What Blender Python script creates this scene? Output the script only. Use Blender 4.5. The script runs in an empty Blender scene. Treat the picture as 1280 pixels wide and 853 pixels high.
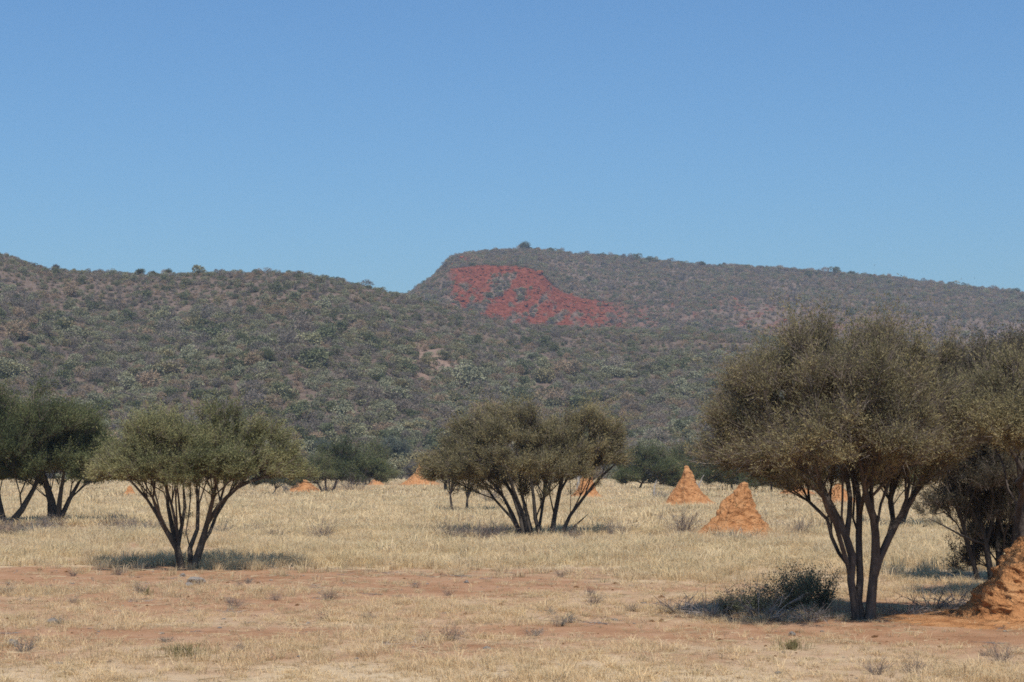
import bpy, math
import numpy as np

# ------------------------------------------------------------------ scene
S = bpy.context.scene
COL = S.collection
R = math.radians
RNG = np.random.default_rng(11)

FPX = 2133.33          # focal length in photo pixels (60 mm on a 36 mm frame)
CAMH = 2.2
PITCH = math.atan((585 - 426.5) / FPX)
CP, SP = math.cos(PITCH), math.sin(PITCH)
TO_SUN_AZ = R(170)    # direction towards the sun, measured from +Y clockwise (behind the camera, a little to its right)
SUN_EL = R(59)


def at(px, py, Y):
    """A photo pixel turned into a point at ground distance Y."""
    u = (px - 640) / FPX
    v = (426.5 - py) / FPX
    k = Y / (CP - v * SP)
    return np.array([u * k, Y, CAMH + (SP + v * CP) * k])


def gdist(py):
    v = (426.5 - py) / FPX
    return -CAMH * (CP - v * SP) / (SP + v * CP)


def zpix(py, Y):
    v = (426.5 - py) / FPX
    return CAMH + Y * (SP + v * CP) / (CP - v * SP)


# ------------------------------------------------------------------ noise
def _hash(ix, iy, iz, seed):
    h = (ix.astype(np.int64) * 374761393 + iy.astype(np.int64) * 668265263 + iz.astype(np.int64) * 2147483647 + seed * 974711) & 0xFFFFFFFF
    h = ((h ^ (h >> 13)) * 1274126177) & 0xFFFFFFFF
    h = ((h ^ (h >> 16)) * 2246822519) & 0xFFFFFFFF
    h = h ^ (h >> 15)
    return (h & 0xFFFFFF) / float(0xFFFFFF)


def vnoise(x, y, z=None, seed=0):
    x = np.asarray(x, float); y = np.asarray(y, float)
    z = np.zeros_like(x) if z is None else np.asarray(z, float)
    ix, iy, iz = np.floor(x), np.floor(y), np.floor(z)
    fx, fy, fz = x - ix, y - iy, z - iz
    fx = fx * fx * (3 - 2 * fx); fy = fy * fy * (3 - 2 * fy); fz = fz * fz * (3 - 2 * fz)
    r = 0
    for dx in (0, 1):
        for dy in (0, 1):
            for dz in (0, 1):
                w = (fx if dx else 1 - fx) * (fy if dy else 1 - fy) * (fz if dz else 1 - fz)
                r = r + w * _hash(ix + dx, iy + dy, iz + dz, seed)
    return r


def fbm(x, y, z=None, seed=0, octaves=4):
    a, s, t = 1.0, 0.0, 0.0
    for o in range(octaves):
        k = 2.03 ** o
        s = s + a * vnoise(np.asarray(x) * k + 17.3 * o, np.asarray(y) * k - 9.1 * o, None if z is None else np.asarray(z) * k, seed + o)
        t += a
        a *= 0.5
    return s / t


def sstep(a, b, x):
    t = np.clip((np.asarray(x, float) - a) / (b - a), 0, 1)
    return t * t * (3 - 2 * t)


# ------------------------------------------------------------------ materials
def new_mat(name):
    m = bpy.data.materials.new(name)
    m.use_nodes = True
    nt = m.node_tree
    nt.nodes.clear()
    out = nt.nodes.new('ShaderNodeOutputMaterial')
    return m, nt, out


def N(nt, kind, **kw):
    n = nt.nodes.new(kind)
    for k, v in kw.items():
        if k.startswith('i_'):
            key = k[2:]
            n.inputs[int(key) if key.isdigit() else key].default_value = v
        else:
            setattr(n, k, v)
    return n


def ramp(nt, stops):
    n = nt.nodes.new('ShaderNodeValToRGB')
    el = n.color_ramp.elements
    while len(el) > 1:
        el.remove(el[-1])
    el[0].position = stops[0][0]
    el[0].color = (*stops[0][1], 1)
    for p, c in stops[1:]:
        e = el.new(p)
        e.color = (*c, 1)
    return n


def leaf_mat(name, cols, transl=0.25, instancer=False):
    """Thin foliage: diffuse + a little translucency, hue by a per-leaf attribute."""
    m, nt, out = new_mat(name)
    L = nt.links
    if instancer:
        a = N(nt, 'ShaderNodeAttribute', attribute_name='tint', attribute_type='INSTANCER')
        b = N(nt, 'ShaderNodeAttribute', attribute_name='tone', attribute_type='GEOMETRY')
        mx = N(nt, 'ShaderNodeMix', data_type='RGBA', blend_type='MULTIPLY')
        mx.inputs['Factor'].default_value = 1
        rp = ramp(nt, cols)
        L.new(b.outputs['Fac'], rp.inputs['Fac'])
        L.new(a.outputs['Color'], mx.inputs['A'])
        L.new(rp.outputs['Color'], mx.inputs['B'])
        colout = mx.outputs['Result']
    else:
        b = N(nt, 'ShaderNodeAttribute', attribute_name='tone', attribute_type='GEOMETRY')
        rp = ramp(nt, cols)
        L.new(b.outputs['Fac'], rp.inputs['Fac'])
        colout = rp.outputs['Color']
    d = N(nt, 'ShaderNodeBsdfDiffuse')
    t = N(nt, 'ShaderNodeBsdfTranslucent')
    mix = N(nt, 'ShaderNodeMixShader', i_0=transl)
    L.new(colout, d.inputs['Color'])
    L.new(colout, t.inputs['Color'])
    L.new(d.outputs[0], mix.inputs[1])
    L.new(t.outputs[0], mix.inputs[2])
    L.new(mix.outputs[0], out.inputs['Surface'])
    return m


def bark_mat(name, dark, light, scale=6.0):
    m, nt, out = new_mat(name)
    L = nt.links
    tc = N(nt, 'ShaderNodeTexCoord')
    mp = N(nt, 'ShaderNodeMapping')
    mp.inputs['Scale'].default_value = (scale, scale, scale * 0.35)
    n1 = N(nt, 'ShaderNodeTexNoise', i_Scale=2.2, i_Detail=5.0, i_Roughness=0.65)
    n2 = N(nt, 'ShaderNodeTexNoise', i_Scale=0.5, i_Detail=2.0)
    rp = ramp(nt, [(0.32, dark), (0.52, tuple((a + b) / 2 for a, b in zip(dark, light))), (0.72, light)])
    L.new(tc.outputs['Object'], mp.inputs['Vector'])
    L.new(mp.outputs[0], n1.inputs['Vector'])
    L.new(mp.outputs[0], n2.inputs['Vector'])
    ad = N(nt, 'ShaderNodeMath', operation='ADD')
    sb = N(nt, 'ShaderNodeMath', operation='MULTIPLY', i_1=0.5)
    L.new(n1.outputs['Fac'], ad.inputs[0]); L.new(n2.outputs['Fac'], ad.inputs[1]); L.new(ad.outputs[0], sb.inputs[0])
    L.new(sb.outputs[0], rp.inputs['Fac'])
    bp = N(nt, 'ShaderNodeBump', i_Strength=0.9, i_Distance=0.02)
    L.new(n1.outputs['Fac'], bp.inputs['Height'])
    p = N(nt, 'ShaderNodeBsdfPrincipled', i_Roughness=0.95)
    p.inputs['Specular IOR Level'].default_value = 0.15
    L.new(rp.outputs['Color'], p.inputs['Base Color'])
    L.new(bp.outputs['Normal'], p.inputs['Normal'])
    L.new(p.outputs[0], out.inputs['Surface'])
    return m


def earth_mat(name, stops, scale, bump, bdist, fine=3.0):
    m, nt, out = new_mat(name)
    L = nt.links
    tc = N(nt, 'ShaderNodeTexCoord')
    n1 = N(nt, 'ShaderNodeTexNoise', i_Scale=scale, i_Detail=8.0, i_Roughness=0.62)
    n2 = N(nt, 'ShaderNodeTexNoise', i_Scale=scale * fine, i_Detail=4.0, i_Roughness=0.7)
    v = N(nt, 'ShaderNodeTexVoronoi', i_Scale=scale * 1.7)
    for n in (n1, n2, v):
        L.new(tc.outputs['Object'], n.inputs['Vector'])
    rp = ramp(nt, stops)
    L.new(n1.outputs['Fac'], rp.inputs['Fac'])
    ad = N(nt, 'ShaderNodeMath', operation='ADD')
    L.new(n2.outputs['Fac'], ad.inputs[0])
    L.new(n1.outputs['Fac'], ad.inputs[1])
    ad2 = N(nt, 'ShaderNodeMath', operation='MULTIPLY_ADD', i_1=0.5)
    L.new(v.outputs['Distance'], ad2.inputs[0])
    L.new(ad.outputs[0], ad2.inputs[2])
    bp = N(nt, 'ShaderNodeBump', i_Strength=bump, i_Distance=bdist)
    L.new(ad2.outputs[0], bp.inputs['Height'])
    p = N(nt, 'ShaderNodeBsdfPrincipled', i_Roughness=1.0)
    p.inputs['Specular IOR Level'].default_value = 0.05
    L.new(rp.outputs['Color'], p.inputs['Base Color'])
    L.new(bp.outputs['Normal'], p.inputs['Normal'])
    L.new(p.outputs[0], out.inputs['Surface'])
    return m


M = {}
M['bark_dark'] = bark_mat('bark_dark', (0.035, 0.027, 0.022), (0.17, 0.135, 0.105))
M['bark_black'] = bark_mat('bark_black', (0.022, 0.018, 0.016), (0.10, 0.085, 0.07))
M['bark_grey'] = bark_mat('bark_grey', (0.028, 0.022, 0.019), (0.155, 0.122, 0.10))
M['bark_pale'] = bark_mat('bark_pale', (0.22, 0.19, 0.165), (0.45, 0.41, 0.36))
M['twig_brown'] = leaf_mat('twig_brown', [(0, (0.085, 0.066, 0.055)), (1, (0.24, 0.19, 0.155))], 0.0)
M['twig_grey'] = leaf_mat('twig_grey', [(0, (0.12, 0.10, 0.09)), (1, (0.30, 0.26, 0.235))], 0.0)
M['twig_purple'] = leaf_mat('twig_purple', [(0, (0.10, 0.08, 0.07)), (1, (0.22, 0.175, 0.155))], 0.0)
M['leaf_olive'] = leaf_mat('leaf_olive', [(0, (0.115, 0.125, 0.055)), (0.5, (0.255, 0.245, 0.115)), (1, (0.38, 0.33, 0.150))], .35)
M['leaf_green'] = leaf_mat('leaf_green', [(0, (0.058, 0.075, 0.034)), (0.5, (0.130, 0.145, 0.064)), (1, (0.22, 0.21, 0.095))], .35)
M['leaf_brown'] = leaf_mat('leaf_brown', [(0, (0.110, 0.100, 0.056)), (0.5, (0.255, 0.218, 0.115)), (1, (0.40, 0.315, 0.150))], .35)
M['leaf_dark'] = leaf_mat('leaf_dark', [(0, (0.052, 0.066, 0.032)), (0.5, (0.130, 0.145, 0.066)), (1, (0.23, 0.22, 0.098))], .35)
M['leaf_dusky'] = leaf_mat('leaf_dusky', [(0, (0.050, 0.045, 0.033)), (0.5, (0.115, 0.100, 0.066)), (1, (0.20, 0.165, 0.095))], .35)
M['leaf_sage'] = leaf_mat('leaf_sage', [(0, (0.07, 0.085, 0.065)), (1, (0.15, 0.165, 0.115))])
M['leaf_grey'] = leaf_mat('leaf_grey', [(0, (0.09, 0.08, 0.075)), (1, (0.19, 0.175, 0.15))])
M['leaf_shrub'] = leaf_mat('leaf_shrub', [(0, (0.13, 0.145, 0.09)), (1, (0.33, 0.33, 0.19))], .45)
M['straw'] = leaf_mat('straw', [(0, (0.30, 0.215, 0.125)), (0.5, (0.48, 0.375, 0.22)), (1, (0.62, 0.51, 0.33))], 0.3)
M['straw_tint'] = leaf_mat('straw_tint', [(0, (0.80, 0.75, 0.70)), (1, (1.12, 1.12, 1.12))], 0.45, True)
M['hill_leaf'] = leaf_mat('hill_leaf', [(0, (0.75, 0.75, 0.75)), (1, (1.28, 1.28, 1.22))], 0.15, True)
M['mound'] = earth_mat('mound', [(0.3, (0.27, 0.115, 0.046)), (0.48, (0.48, 0.225, 0.093)), (0.72, (0.57, 0.305, 0.140))], 3.2, 1.0, 0.14)
M['rock_grey'] = earth_mat('rock_grey', [(0.3, (0.20, 0.17, 0.145)), (0.7, (0.38, 0.34, 0.30))], 6, 0.8, 0.03)
M['rock_red'] = earth_mat('rock_red', [(0.3, (0.09, 0.028, 0.014)), (0.7, (0.30, 0.098, 0.046))], 0.8, 0.9, 0.3)


# ------------------------------------------------------------------ mesh builder
class MB:
    def __init__(self):
        self.v, self.q, self.t, self.n = [], [], [], 0
        self.qm, self.tm, self.qa, self.ta = [], [], [], []

    def add(self, verts, faces, mat=0, tone=0.5):
        verts = np.asarray(verts, np.float32).reshape(-1, 3)
        faces = np.asarray(faces, np.int32)
        if len(faces) == 0:
            return
        tone = np.broadcast_to(np.asarray(tone, np.float32), (len(faces),))
        if faces.shape[1] == 4:
            self.q.append(faces + self.n); self.qm.append(np.full(len(faces), mat, np.int32)); self.qa.append(tone)
        else:
            self.t.append(faces + self.n); self.tm.append(np.full(len(faces), mat, np.int32)); self.ta.append(tone)
        self.v.append(verts)
        self.n += len(verts)

    def mesh(self, name, mats, smooth=False):
        me = bpy.data.meshes.new(name)
        v = np.concatenate(self.v)
        q = np.concatenate(self.q) if self.q else np.zeros((0, 4), np.int32)
        t = np.concatenate(self.t) if self.t else np.zeros((0, 3), np.int32)
        nf = len(q) + len(t)
        me.vertices.add(len(v))
        me.vertices.foreach_set('co', v.ravel())
        loops = np.concatenate([q.ravel(), t.ravel()]).astype(np.int32)
        me.loops.add(len(loops))
        me.loops.foreach_set('vertex_index', loops)
        me.polygons.add(nf)
        st = np.concatenate([np.arange(len(q)) * 4, len(q) * 4 + np.arange(len(t)) * 3]).astype(np.int32)
        me.polygons.foreach_set('loop_start', st)
        me.polygons.foreach_set('material_index', np.concatenate(self.qm + self.tm).astype(np.int32))
        me.polygons.foreach_set('use_smooth', np.full(nf, smooth, bool))
        at_ = me.attributes.new('tone', 'FLOAT', 'FACE')
        at_.data.foreach_set('value', np.concatenate(self.qa + self.ta).astype(np.float32))
        for m in mats:
            me.materials.append(m)
        me.update(calc_edges=True)
        return me

    def build(self, name, mats, parent=None, smooth=False):
        o = bpy.data.objects.new(name, self.mesh(name, mats, smooth))
        COL.objects.link(o)
        if parent is not None:
            o.parent = parent
        return o


def tag(o, label=None, cat=None, group=None, kind=None):
    if label: o['label'] = label
    if cat: o['category'] = cat
    if group: o['group'] = group
    if kind: o['kind'] = kind
    return o


def empty(name, loc, label, cat, group=None):
    o = bpy.data.objects.new(name, None)
    o.empty_display_size = 0.3
    o.location = loc
    COL.objects.link(o)
    return tag(o, label, cat, group)


def unit(a):
    return a / np.maximum(np.linalg.norm(a, axis=-1, keepdims=True), 1e-9)


def tube(mb, P, r, sides, mat=0, tone=0.5):
    P = np.asarray(P, float); r = np.asarray(r, float)
    n = len(P)
    T = np.gradient(P, axis=0)
    T = unit(T)
    ref = np.array([0.31, 0.95, 0.05])
    A = unit(np.cross(T, ref)); B = np.cross(T, A)
    th = np.arange(sides) / sides * 2 * np.pi
    ring = A[:, None, :] * np.cos(th)[None, :, None] + B[:, None, :] * np.sin(th)[None, :, None]
    if sides >= 7:
        q = P[:, None, :] * 7 + ring * 1.3
        rr = r[:, None] * (1 + .42 * (vnoise(q[..., 0], q[..., 1], q[..., 2] * .5, 3) - .5) + .25 * (vnoise(q[..., 0] * 3, q[..., 1] * 3, q[..., 2] * 2, 4) - .5))
    else:
        rr = r[:, None] * np.ones((1, sides))
    V = P[:, None, :] + ring * rr[..., None]
    idx = np.arange(n * sides).reshape(n, sides)
    a = idx[:-1]; b = np.roll(idx, -1, 1)[:-1]; c = np.roll(idx, -1, 1)[1:]; d = idx[1:]
    F = np.stack([a, b, c, d], -1).reshape(-1, 4)
    mb.add(V.reshape(-1, 3), F, mat, tone)


def ribbons(mb, A, B, w, rng, mat, tone):
    """thin tapering twigs as crossed slivers from A to B"""
    d = unit(B - A)
    s = unit(np.cross(d, rng.normal(size=d.shape)))
    n = len(A)
    w = np.broadcast_to(w, (n,))[:, None]
    V = np.stack([A - s * w, A + s * w, B], 1)
    mb.add(V.reshape(-1, 3), np.arange(n * 3).reshape(n, 3), mat, tone)


def leaves(mb, C, D, L, W, rng, mat, tone):
    """small rhombic leaves at C pointing along D"""
    n = len(C)
    D = unit(D)
    s = unit(np.cross(D, rng.normal(size=D.shape)))
    L = np.broadcast_to(L, (n,))[:, None]; W = np.broadcast_to(W, (n,))[:, None]
    V = np.stack([C, C + D * L * 0.5 + s * W, C + D * L, C + D * L * 0.5 - s * W], 1)
    mb.add(V.reshape(-1, 3), np.arange(n * 4).reshape(n, 4), mat, tone)


# ------------------------------------------------------------------ ground relief and bareness
def gz(x, y):
    x = np.asarray(x, float); y = np.asarray(y, float)
    return (fbm(x * 0.35, y * 0.35, seed=3, octaves=3) - 0.5) * 0.10 + (fbm(x * 2.2, y * 2.2, seed=5, octaves=2) - 0.5) * 0.025


BARE = [  # x, y, rx, ry, weight
    (-8.0, 34.6, 7.5, 4.2, 1.15), (-2.2, 36.6, 5.0, 1.7, 0.62), (-14, 34.5, 6, 3.8, 1.1), (-6, 27.5, 5, 2.0, .6), (-9, 21.5, 4, 1.4, .55), (1.5, 27.5, 3.5, 1.2, .5), (5.5, 20.5, 3, .8, .5),
    (3.2, 23.4, 5.0, 1.3, 0.78), (7.6, 24.0, 4.2, 3.0, 1.2), (-4, 22.5, 3, 1.2, 0.4), (0.5, 30.5, 3.5, 1.6, 0.35),
    (-15.5, 60, 6, 3.5, 0.9), (-12, 47.5, 3, 1.2, 0.5), (0.6, 54.5, 3.2, 1.6, 0.6), (6.6, 53, 4, 1.6, 0.6),
    (4, 100, 7, 4, 0.5), (9.5, 96, 5, 4, 0.7), (-17, 155, 9, 9, 0.9), (-12.2, 205, 12, 14, 0.8), (4.0, 120, 5, 4, 0.7),
    (20, 105, 8, 5, 0.7), (-36, 122, 6, 6, 0.5),
]


def bareness(x, y):
    x = np.asarray(x, float); y = np.asarray(y, float)
    n = fbm(x * 0.22, y * 0.22, seed=21, octaves=4)
    n2 = fbm(x * 0.9, y * 0.9, seed=29, octaves=3)
    b = 0.0 + sstep(0.50, 0.78, n) * 0.6
    near = 1 - sstep(30, 42, y + (n - 0.5) * 10)
    b = b + near * 0.47 - (1 - sstep(17.5, 20.5, y)) * 0.32
    w = (n2 - 0.5) * 1.1 + (n - 0.5) * 0.8
    for (cx, cy, rx, ry, k) in BARE:
        r = np.sqrt(((x - cx) / rx) ** 2 + ((y - cy) / ry) ** 2)
        b = np.maximum(b, k * (1 - sstep(0.65, 1.1, r + w * 0.7)))
    b = b + (n2 - 0.5) * 0.55
    return np.clip(b, 0, .93)


def polar_sheet(name, cx, cy, ds, ths, zf, mats, attrs, smooth=True):
    D, T = np.meshgrid(ds, ths, indexing='ij')
    X = cx + D * np.sin(T); Y = cy + D * np.cos(T)
    Z = zf(X, Y)
    nr, nc = D.shape
    idx = np.arange(nr * nc).reshape(nr, nc)
    F = np.stack([idx[:-1, :-1], idx[:-1, 1:], idx[1:, 1:], idx[1:, :-1]], -1).reshape(-1, 4)[:, ::-1]
    mb = MB()
    mb.add(np.stack([X, Y, Z], -1).reshape(-1, 3), F, 0, 0.5)
    o = mb.build(name, mats, None, smooth)
    for k, f in attrs.items():
        a = o.data.attributes.new(k, 'FLOAT', 'POINT')
        a.data.foreach_set('value', np.asarray(f(X, Y), np.float32).ravel())
    return o


def ground_material():
    m, nt, out = new_mat('ground_soil')
    L = nt.links
    tc = N(nt, 'ShaderNodeTexCoord')
    at_ = N(nt, 'ShaderNodeAttribute', attribute_name='bare')
    n1 = N(nt, 'ShaderNodeTexNoise', i_Scale=1.1, i_Detail=10.0, i_Roughness=0.66)
    n2 = N(nt, 'ShaderNodeTexNoise', i_Scale=9.0, i_Detail=6.0, i_Roughness=0.7)
    n3 = N(nt, 'ShaderNodeTexNoise', i_Scale=0.12, i_Detail=5.0)
    for n in (n1, n2, n3):
        L.new(tc.outputs['Object'], n.inputs['Vector'])
    red = ramp(nt, [(0.28, (0.25, 0.125, 0.064)), (0.5, (0.345, 0.190, 0.105)), (0.74, (0.42, 0.265, 0.165))])
    lit = ramp(nt, [(0.28, (0.34, 0.235, 0.145)), (0.5, (0.50, 0.375, 0.235)), (0.74, (0.62, 0.50, 0.335))])
    L.new(n1.outputs['Fac'], red.inputs['Fac'])
    L.new(n2.outputs['Fac'], lit.inputs['Fac'])
    # how much litter lies on the soil: broken up by fine noise
    s = N(nt, 'ShaderNodeMath', operation='MULTIPLY_ADD', i_1=0.9, i_2=-0.45)
    L.new(n2.outputs['Fac'], s.inputs[0])
    s2 = N(nt, 'ShaderNodeMath', operation='ADD')
    L.new(at_.outputs['Fac'], s2.inputs[0]); L.new(s.outputs[0], s2.inputs[1])
    mr = N(nt, 'ShaderNodeMapRange', interpolation_type='SMOOTHSTEP')
    mr.inputs['From Min'].default_value = 0.10; mr.inputs['From Max'].default_value = 0.75
    L.new(s2.outputs[0], mr.inputs['Value'])
    mx = N(nt, 'ShaderNodeMix', data_type='RGBA')
    L.new(mr.outputs[0], mx.inputs['Factor'])
    L.new(lit.outputs['Color'], mx.inputs['A']); L.new(red.outputs['Color'], mx.inputs['B'])
    ad = N(nt, 'ShaderNodeMath', operation='ADD')
    L.new(n1.outputs['Fac'], ad.inputs[0]); L.new(n2.outputs['Fac'], ad.inputs[1])
    bp = N(nt, 'ShaderNodeBump', i_Strength=0.8, i_Distance=0.06)
    L.new(ad.outputs[0], bp.inputs['Height'])
    p = N(nt, 'ShaderNodeBsdfPrincipled', i_Roughness=1.0)
    p.inputs['Specular IOR Level'].default_value = 0.05
    L.new(mx.outputs['Result'], p.inputs['Base Color'])
    L.new(bp.outputs['Normal'], p.inputs['Normal'])
    L.new(p.outputs[0], out.inputs['Surface'])
    return m


gd = np.concatenate([np.linspace(5, 42, 30), np.linspace(42.25, 80, 260), 80 * (2100 / 80) ** np.linspace(0.004, 1, 220)])
ground = polar_sheet('ground', 0, -26, gd, np.linspace(R(-52), R(52), 620), gz, [ground_material()], {'bare': bareness})
tag(ground, 'flat plain of reddish sand under dry straw litter', None, None, 'structure')

# ------------------------------------------------------------------ hills
def curve(pts):
    a = np.array(pts, float)
    return lambda u: np.interp(u, a[:, 0], a[:, 1])


RIDGE = curve([(-900, 330), (-300, 296), (-100, 307), (0, 319), (30, 328), (60, 337), (100, 341), (200, 344), (330, 341), (380, 344), (430, 353), (480, 365), (520, 376),
               (560, 385), (600, 397), (640, 407), (700, 411), (760, 413), (850, 414), (950, 420), (1100, 432), (1280, 447), (1700, 480), (2200, 510)])
SCARP = curve([(400, 470), (500, 400), (520, 372), (545, 350), (565, 337), (600, 333), (640, 334), (665, 338), (680, 347), (690, 359), (705, 369), (730, 377), (760, 381),
               (860, 384), (950, 384), (1100, 392), (1280, 404), (1700, 436), (2200, 470)])
SKYL = curve([(400, 460), (480, 392), (520, 364), (540, 352), (552, 340), (560, 329), (568, 323), (590, 319), (660, 316), (700, 317), (780, 324), (870, 332), (980, 338), (1080, 346),
              (1180, 357), (1280, 368), (1500, 392), (1700, 412), (2200, 450)])
D0, DS0, DS1, DK = 290.0, 842.0, 900.0, 1150.0


def hill_height(x, y):
    x = np.asarray(x, float); y = np.asarray(y, float)
    u = 640 + FPX * x / np.maximum(y, 1) * 0.995
    n = fbm(x * 0.012, y * 0.012, seed=41, octaves=4) - 0.5
    nn = fbm(x * 0.05, y * 0.05, seed=47, octaves=3) - 0.5
    d1 = 560 + sstep(300, 1300, u) * 90
    d0 = D0 + n * 40
    zr = zpix(RIDGE(u), d1)
    t = np.clip((y - d0) / (d1 - d0), 0, 1)
    prof = t ** 1.12 * (1 - 0.10 * t) / 0.90
    front = zr * prof + n * 26 * np.sin(np.pi * t) + nn * 3.5 * np.sin(np.pi * t)
    # behind the front ridge
    zs0 = zpix(np.maximum(RIDGE(u), SCARP(u) + 8), DS0) + n * 4
    zs0 = np.where(u < 520, zpix(RIDGE(u) + 40, DS0), zs0)
    zs1 = zpix(SCARP(u), DS1)
    zk = zpix(SKYL(u), DK)
    back = np.interp(y, [0, 1], [0, 0])
    ta = np.clip((y - d1) / (DS0 - d1), 0, 1)
    dip = -10 * np.sin(np.pi * np.clip(ta, 0, 1))
    za = zr + (zs0 - zr) * ta + dip + nn * 2.0 * np.sin(np.pi * ta)
    tb = np.clip((y - DS0) / (DS1 - DS0), 0, 1)
    fine = fbm(x * 0.16, y * 0.16, seed=53, octaves=4) - 0.5
    zb = zs0 + (zs1 - zs0) * (0.35 * tb + 0.65 * tb ** 1.25) + fine * 7.0 * np.sin(np.pi * tb) + nn * 4 * np.sin(np.pi * tb)
    tcx = np.clip((y - DS1) / (DK - DS1), 0, 1)
    zc = zs1 + (zk - zs1) * (tcx ** 0.9) + nn * 4.5 * np.sin(np.pi * tcx) + n * 8 * np.sin(np.pi * tcx)
    td = np.clip((y - DK) / 450, 0, 1)
    zd = zk * (1 - td ** 1.4 * 0.6)
    zc = zc + (fbm(x * .06, y * .06, seed=57, octaves=3) - .5) * 4 * sstep(.6, 1, tcx); zd = zd + (fbm(x * .06, y * .06, seed=57, octaves=3) - .5) * 4 * (1 - td)
    z = np.where(y <= d1, front, np.where(y <= DS0, za, np.where(y <= DS1, zb, np.where(y <= DK, zc, zd))))
    return z - 0.6 * (1 - sstep(0, 0.03, t))


def red_rock(x, y):
    u = 640 + FPX * x / np.maximum(y, 1) * 0.995
    z = hill_height(x, y)
    k = np.arctan2(z - CAMH, y)
    py = 426.5 - FPX * np.tan(k - PITCH)
    sl = (u + 0.75 * (py - 340))                 # gullies run down to the left
    n = fbm(sl * 0.085, py * 0.026, seed=61, octaves=5)
    n2 = fbm(u * 0.10, py * 0.16, seed=67, octaves=3)
    face = sstep(836, 850, y) * (1 - sstep(903, 912, y))
    lim = sstep(552, 572, u) * (1 - sstep(725, 850, u))
    top = 1 - sstep(0, 26, py - SCARP(u))
    v = face * lim * sstep(0.36, 0.49, n * 0.52 + n2 * 0.48 + 0.15 * top - 0.02)
    far = sstep(700, 760, u) * (1 - sstep(1000, 1200, u)) * np.exp(-((y - 885) / 40) ** 2) * sstep(0.55, 0.68, n2 + 0.08 * (n - 0.5)) * 0.55
    ledge = np.exp(-((py - SCARP(u) - 3) / 4.0) ** 2) * sstep(600, 640, u) * (1 - sstep(740, 800, u)) * face
    lip = np.exp(-((py - SKYL(u) - 4) / 4.5) ** 2) * sstep(548, 562, u) * (1 - sstep(585, 610, u)) * (y > 910) * (y < 1150) * sstep(0.35, 0.5, n2)
    return np.clip(np.maximum.reduce([v, far, 0.9 * ledge, 0.9 * lip]), 0, 1)


def pale_clearing(x, y):
    u = 640 + FPX * x / np.maximum(y, 1)
    n = fbm(x * 0.05, y * 0.05, seed=71, octaves=3)
    r = np.sqrt(((u - 535) / 75) ** 2 + ((y - 455) / 32) ** 2)
    return np.clip((1 - sstep(0.35, 1.25, r + (n - 0.5) * 2.2)), 0, 1) * .8


def hill_material():
    m, nt, out = new_mat('hill_soil')
    L = nt.links
    tc = N(nt, 'ShaderNodeTexCoord')
    ar = N(nt, 'ShaderNodeAttribute', attribute_name='red')
    ap = N(nt, 'ShaderNodeAttribute', attribute_name='pale')
    n1 = N(nt, 'ShaderNodeTexNoise', i_Scale=0.40, i_Detail=9.0, i_Roughness=0.75)
    n2 = N(nt, 'ShaderNodeTexNoise', i_Scale=0.03, i_Detail=4.0)
    for n in (n1, n2):
        L.new(tc.outputs['Object'], n.inputs['Vector'])
    soil = ramp(nt, [(0.30, (0.100, 0.070, 0.055)), (0.5, (0.17, 0.122, 0.092)), (0.72, (0.24, 0.18, 0.135))])
    red = ramp(nt, [(0.32, (0.065, 0.016, 0.009)), (0.5, (0.175, 0.048, 0.026)), (0.68, (0.285, 0.095, 0.056))])
    pale = ramp(nt, [(0.30, (0.21, 0.135, 0.10)), (0.7, (0.37, 0.255, 0.185))])
    for r_ in (soil, red, pale):
        L.new(n1.outputs['Fac'], r_.inputs['Fac'])
    m1 = N(nt, 'ShaderNodeMix', data_type='RGBA'); m2 = N(nt, 'ShaderNodeMix', data_type='RGBA')
    L.new(ar.outputs['Fac'], m1.inputs['Factor']); L.new(soil.outputs['Color'], m1.inputs['A']); L.new(red.outputs['Color'], m1.inputs['B'])
    L.new(ap.outputs['Fac'], m2.inputs['Factor']); L.new(m1.outputs['Result'], m2.inputs['A']); L.new(pale.outputs['Color'], m2.inputs['B'])
    bp = N(nt, 'ShaderNodeBump', i_Strength=1.0, i_Distance=1.2)
    L.new(n1.outputs['Fac'], bp.inputs['Height'])
    p = N(nt, 'ShaderNodeBsdfPrincipled', i_Roughness=1.0)
    p.inputs['Specular IOR Level'].default_value = 0.05
    L.new(m2.outputs['Result'], p.inputs['Base Color'])
    L.new(bp.outputs['Normal'], p.inputs['Normal'])
    L.new(p.outputs[0], out.inputs['Surface'])
    return m


def hill_sheet(name, ys, us, label):
    Y, U = np.meshgrid(ys, us, indexing='ij')
    X = (U - 640) / FPX / 0.995 * Y
    Z = hill_height(X, Y)
    nr, nc = Y.shape
    idx = np.arange(nr * nc).reshape(nr, nc)
    F = np.stack([idx[:-1, :-1], idx[:-1, 1:], idx[1:, 1:], idx[1:, :-1]], -1).reshape(-1, 4)
    mb = MB()
    mb.add(np.stack([X, Y, Z], -1).reshape(-1, 3), F, 0, 0.5)
    o = mb.build(name, [HILLM], None, True)
    for k, f in (('red', red_rock), ('pale', pale_clearing)):
        a = o.data.attributes.new(k, 'FLOAT', 'POINT')
        a.data.foreach_set('value', np.asarray(f(X, Y), np.float32).ravel())
    return tag(o, label, None, None, 'structure')


HILLM = hill_material()
hill_sheet('hills', np.concatenate([np.linspace(262, 660, 130), np.linspace(668, 836, 24), np.linspace(838, 912, 56), np.linspace(917, 1160, 56), np.linspace(1180, 1600, 14)]),
           np.concatenate([np.linspace(-900, 480, 260), np.linspace(482, 900, 240), np.linspace(904, 2200, 240)]), 'bush covered hills with a red scarp')


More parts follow.
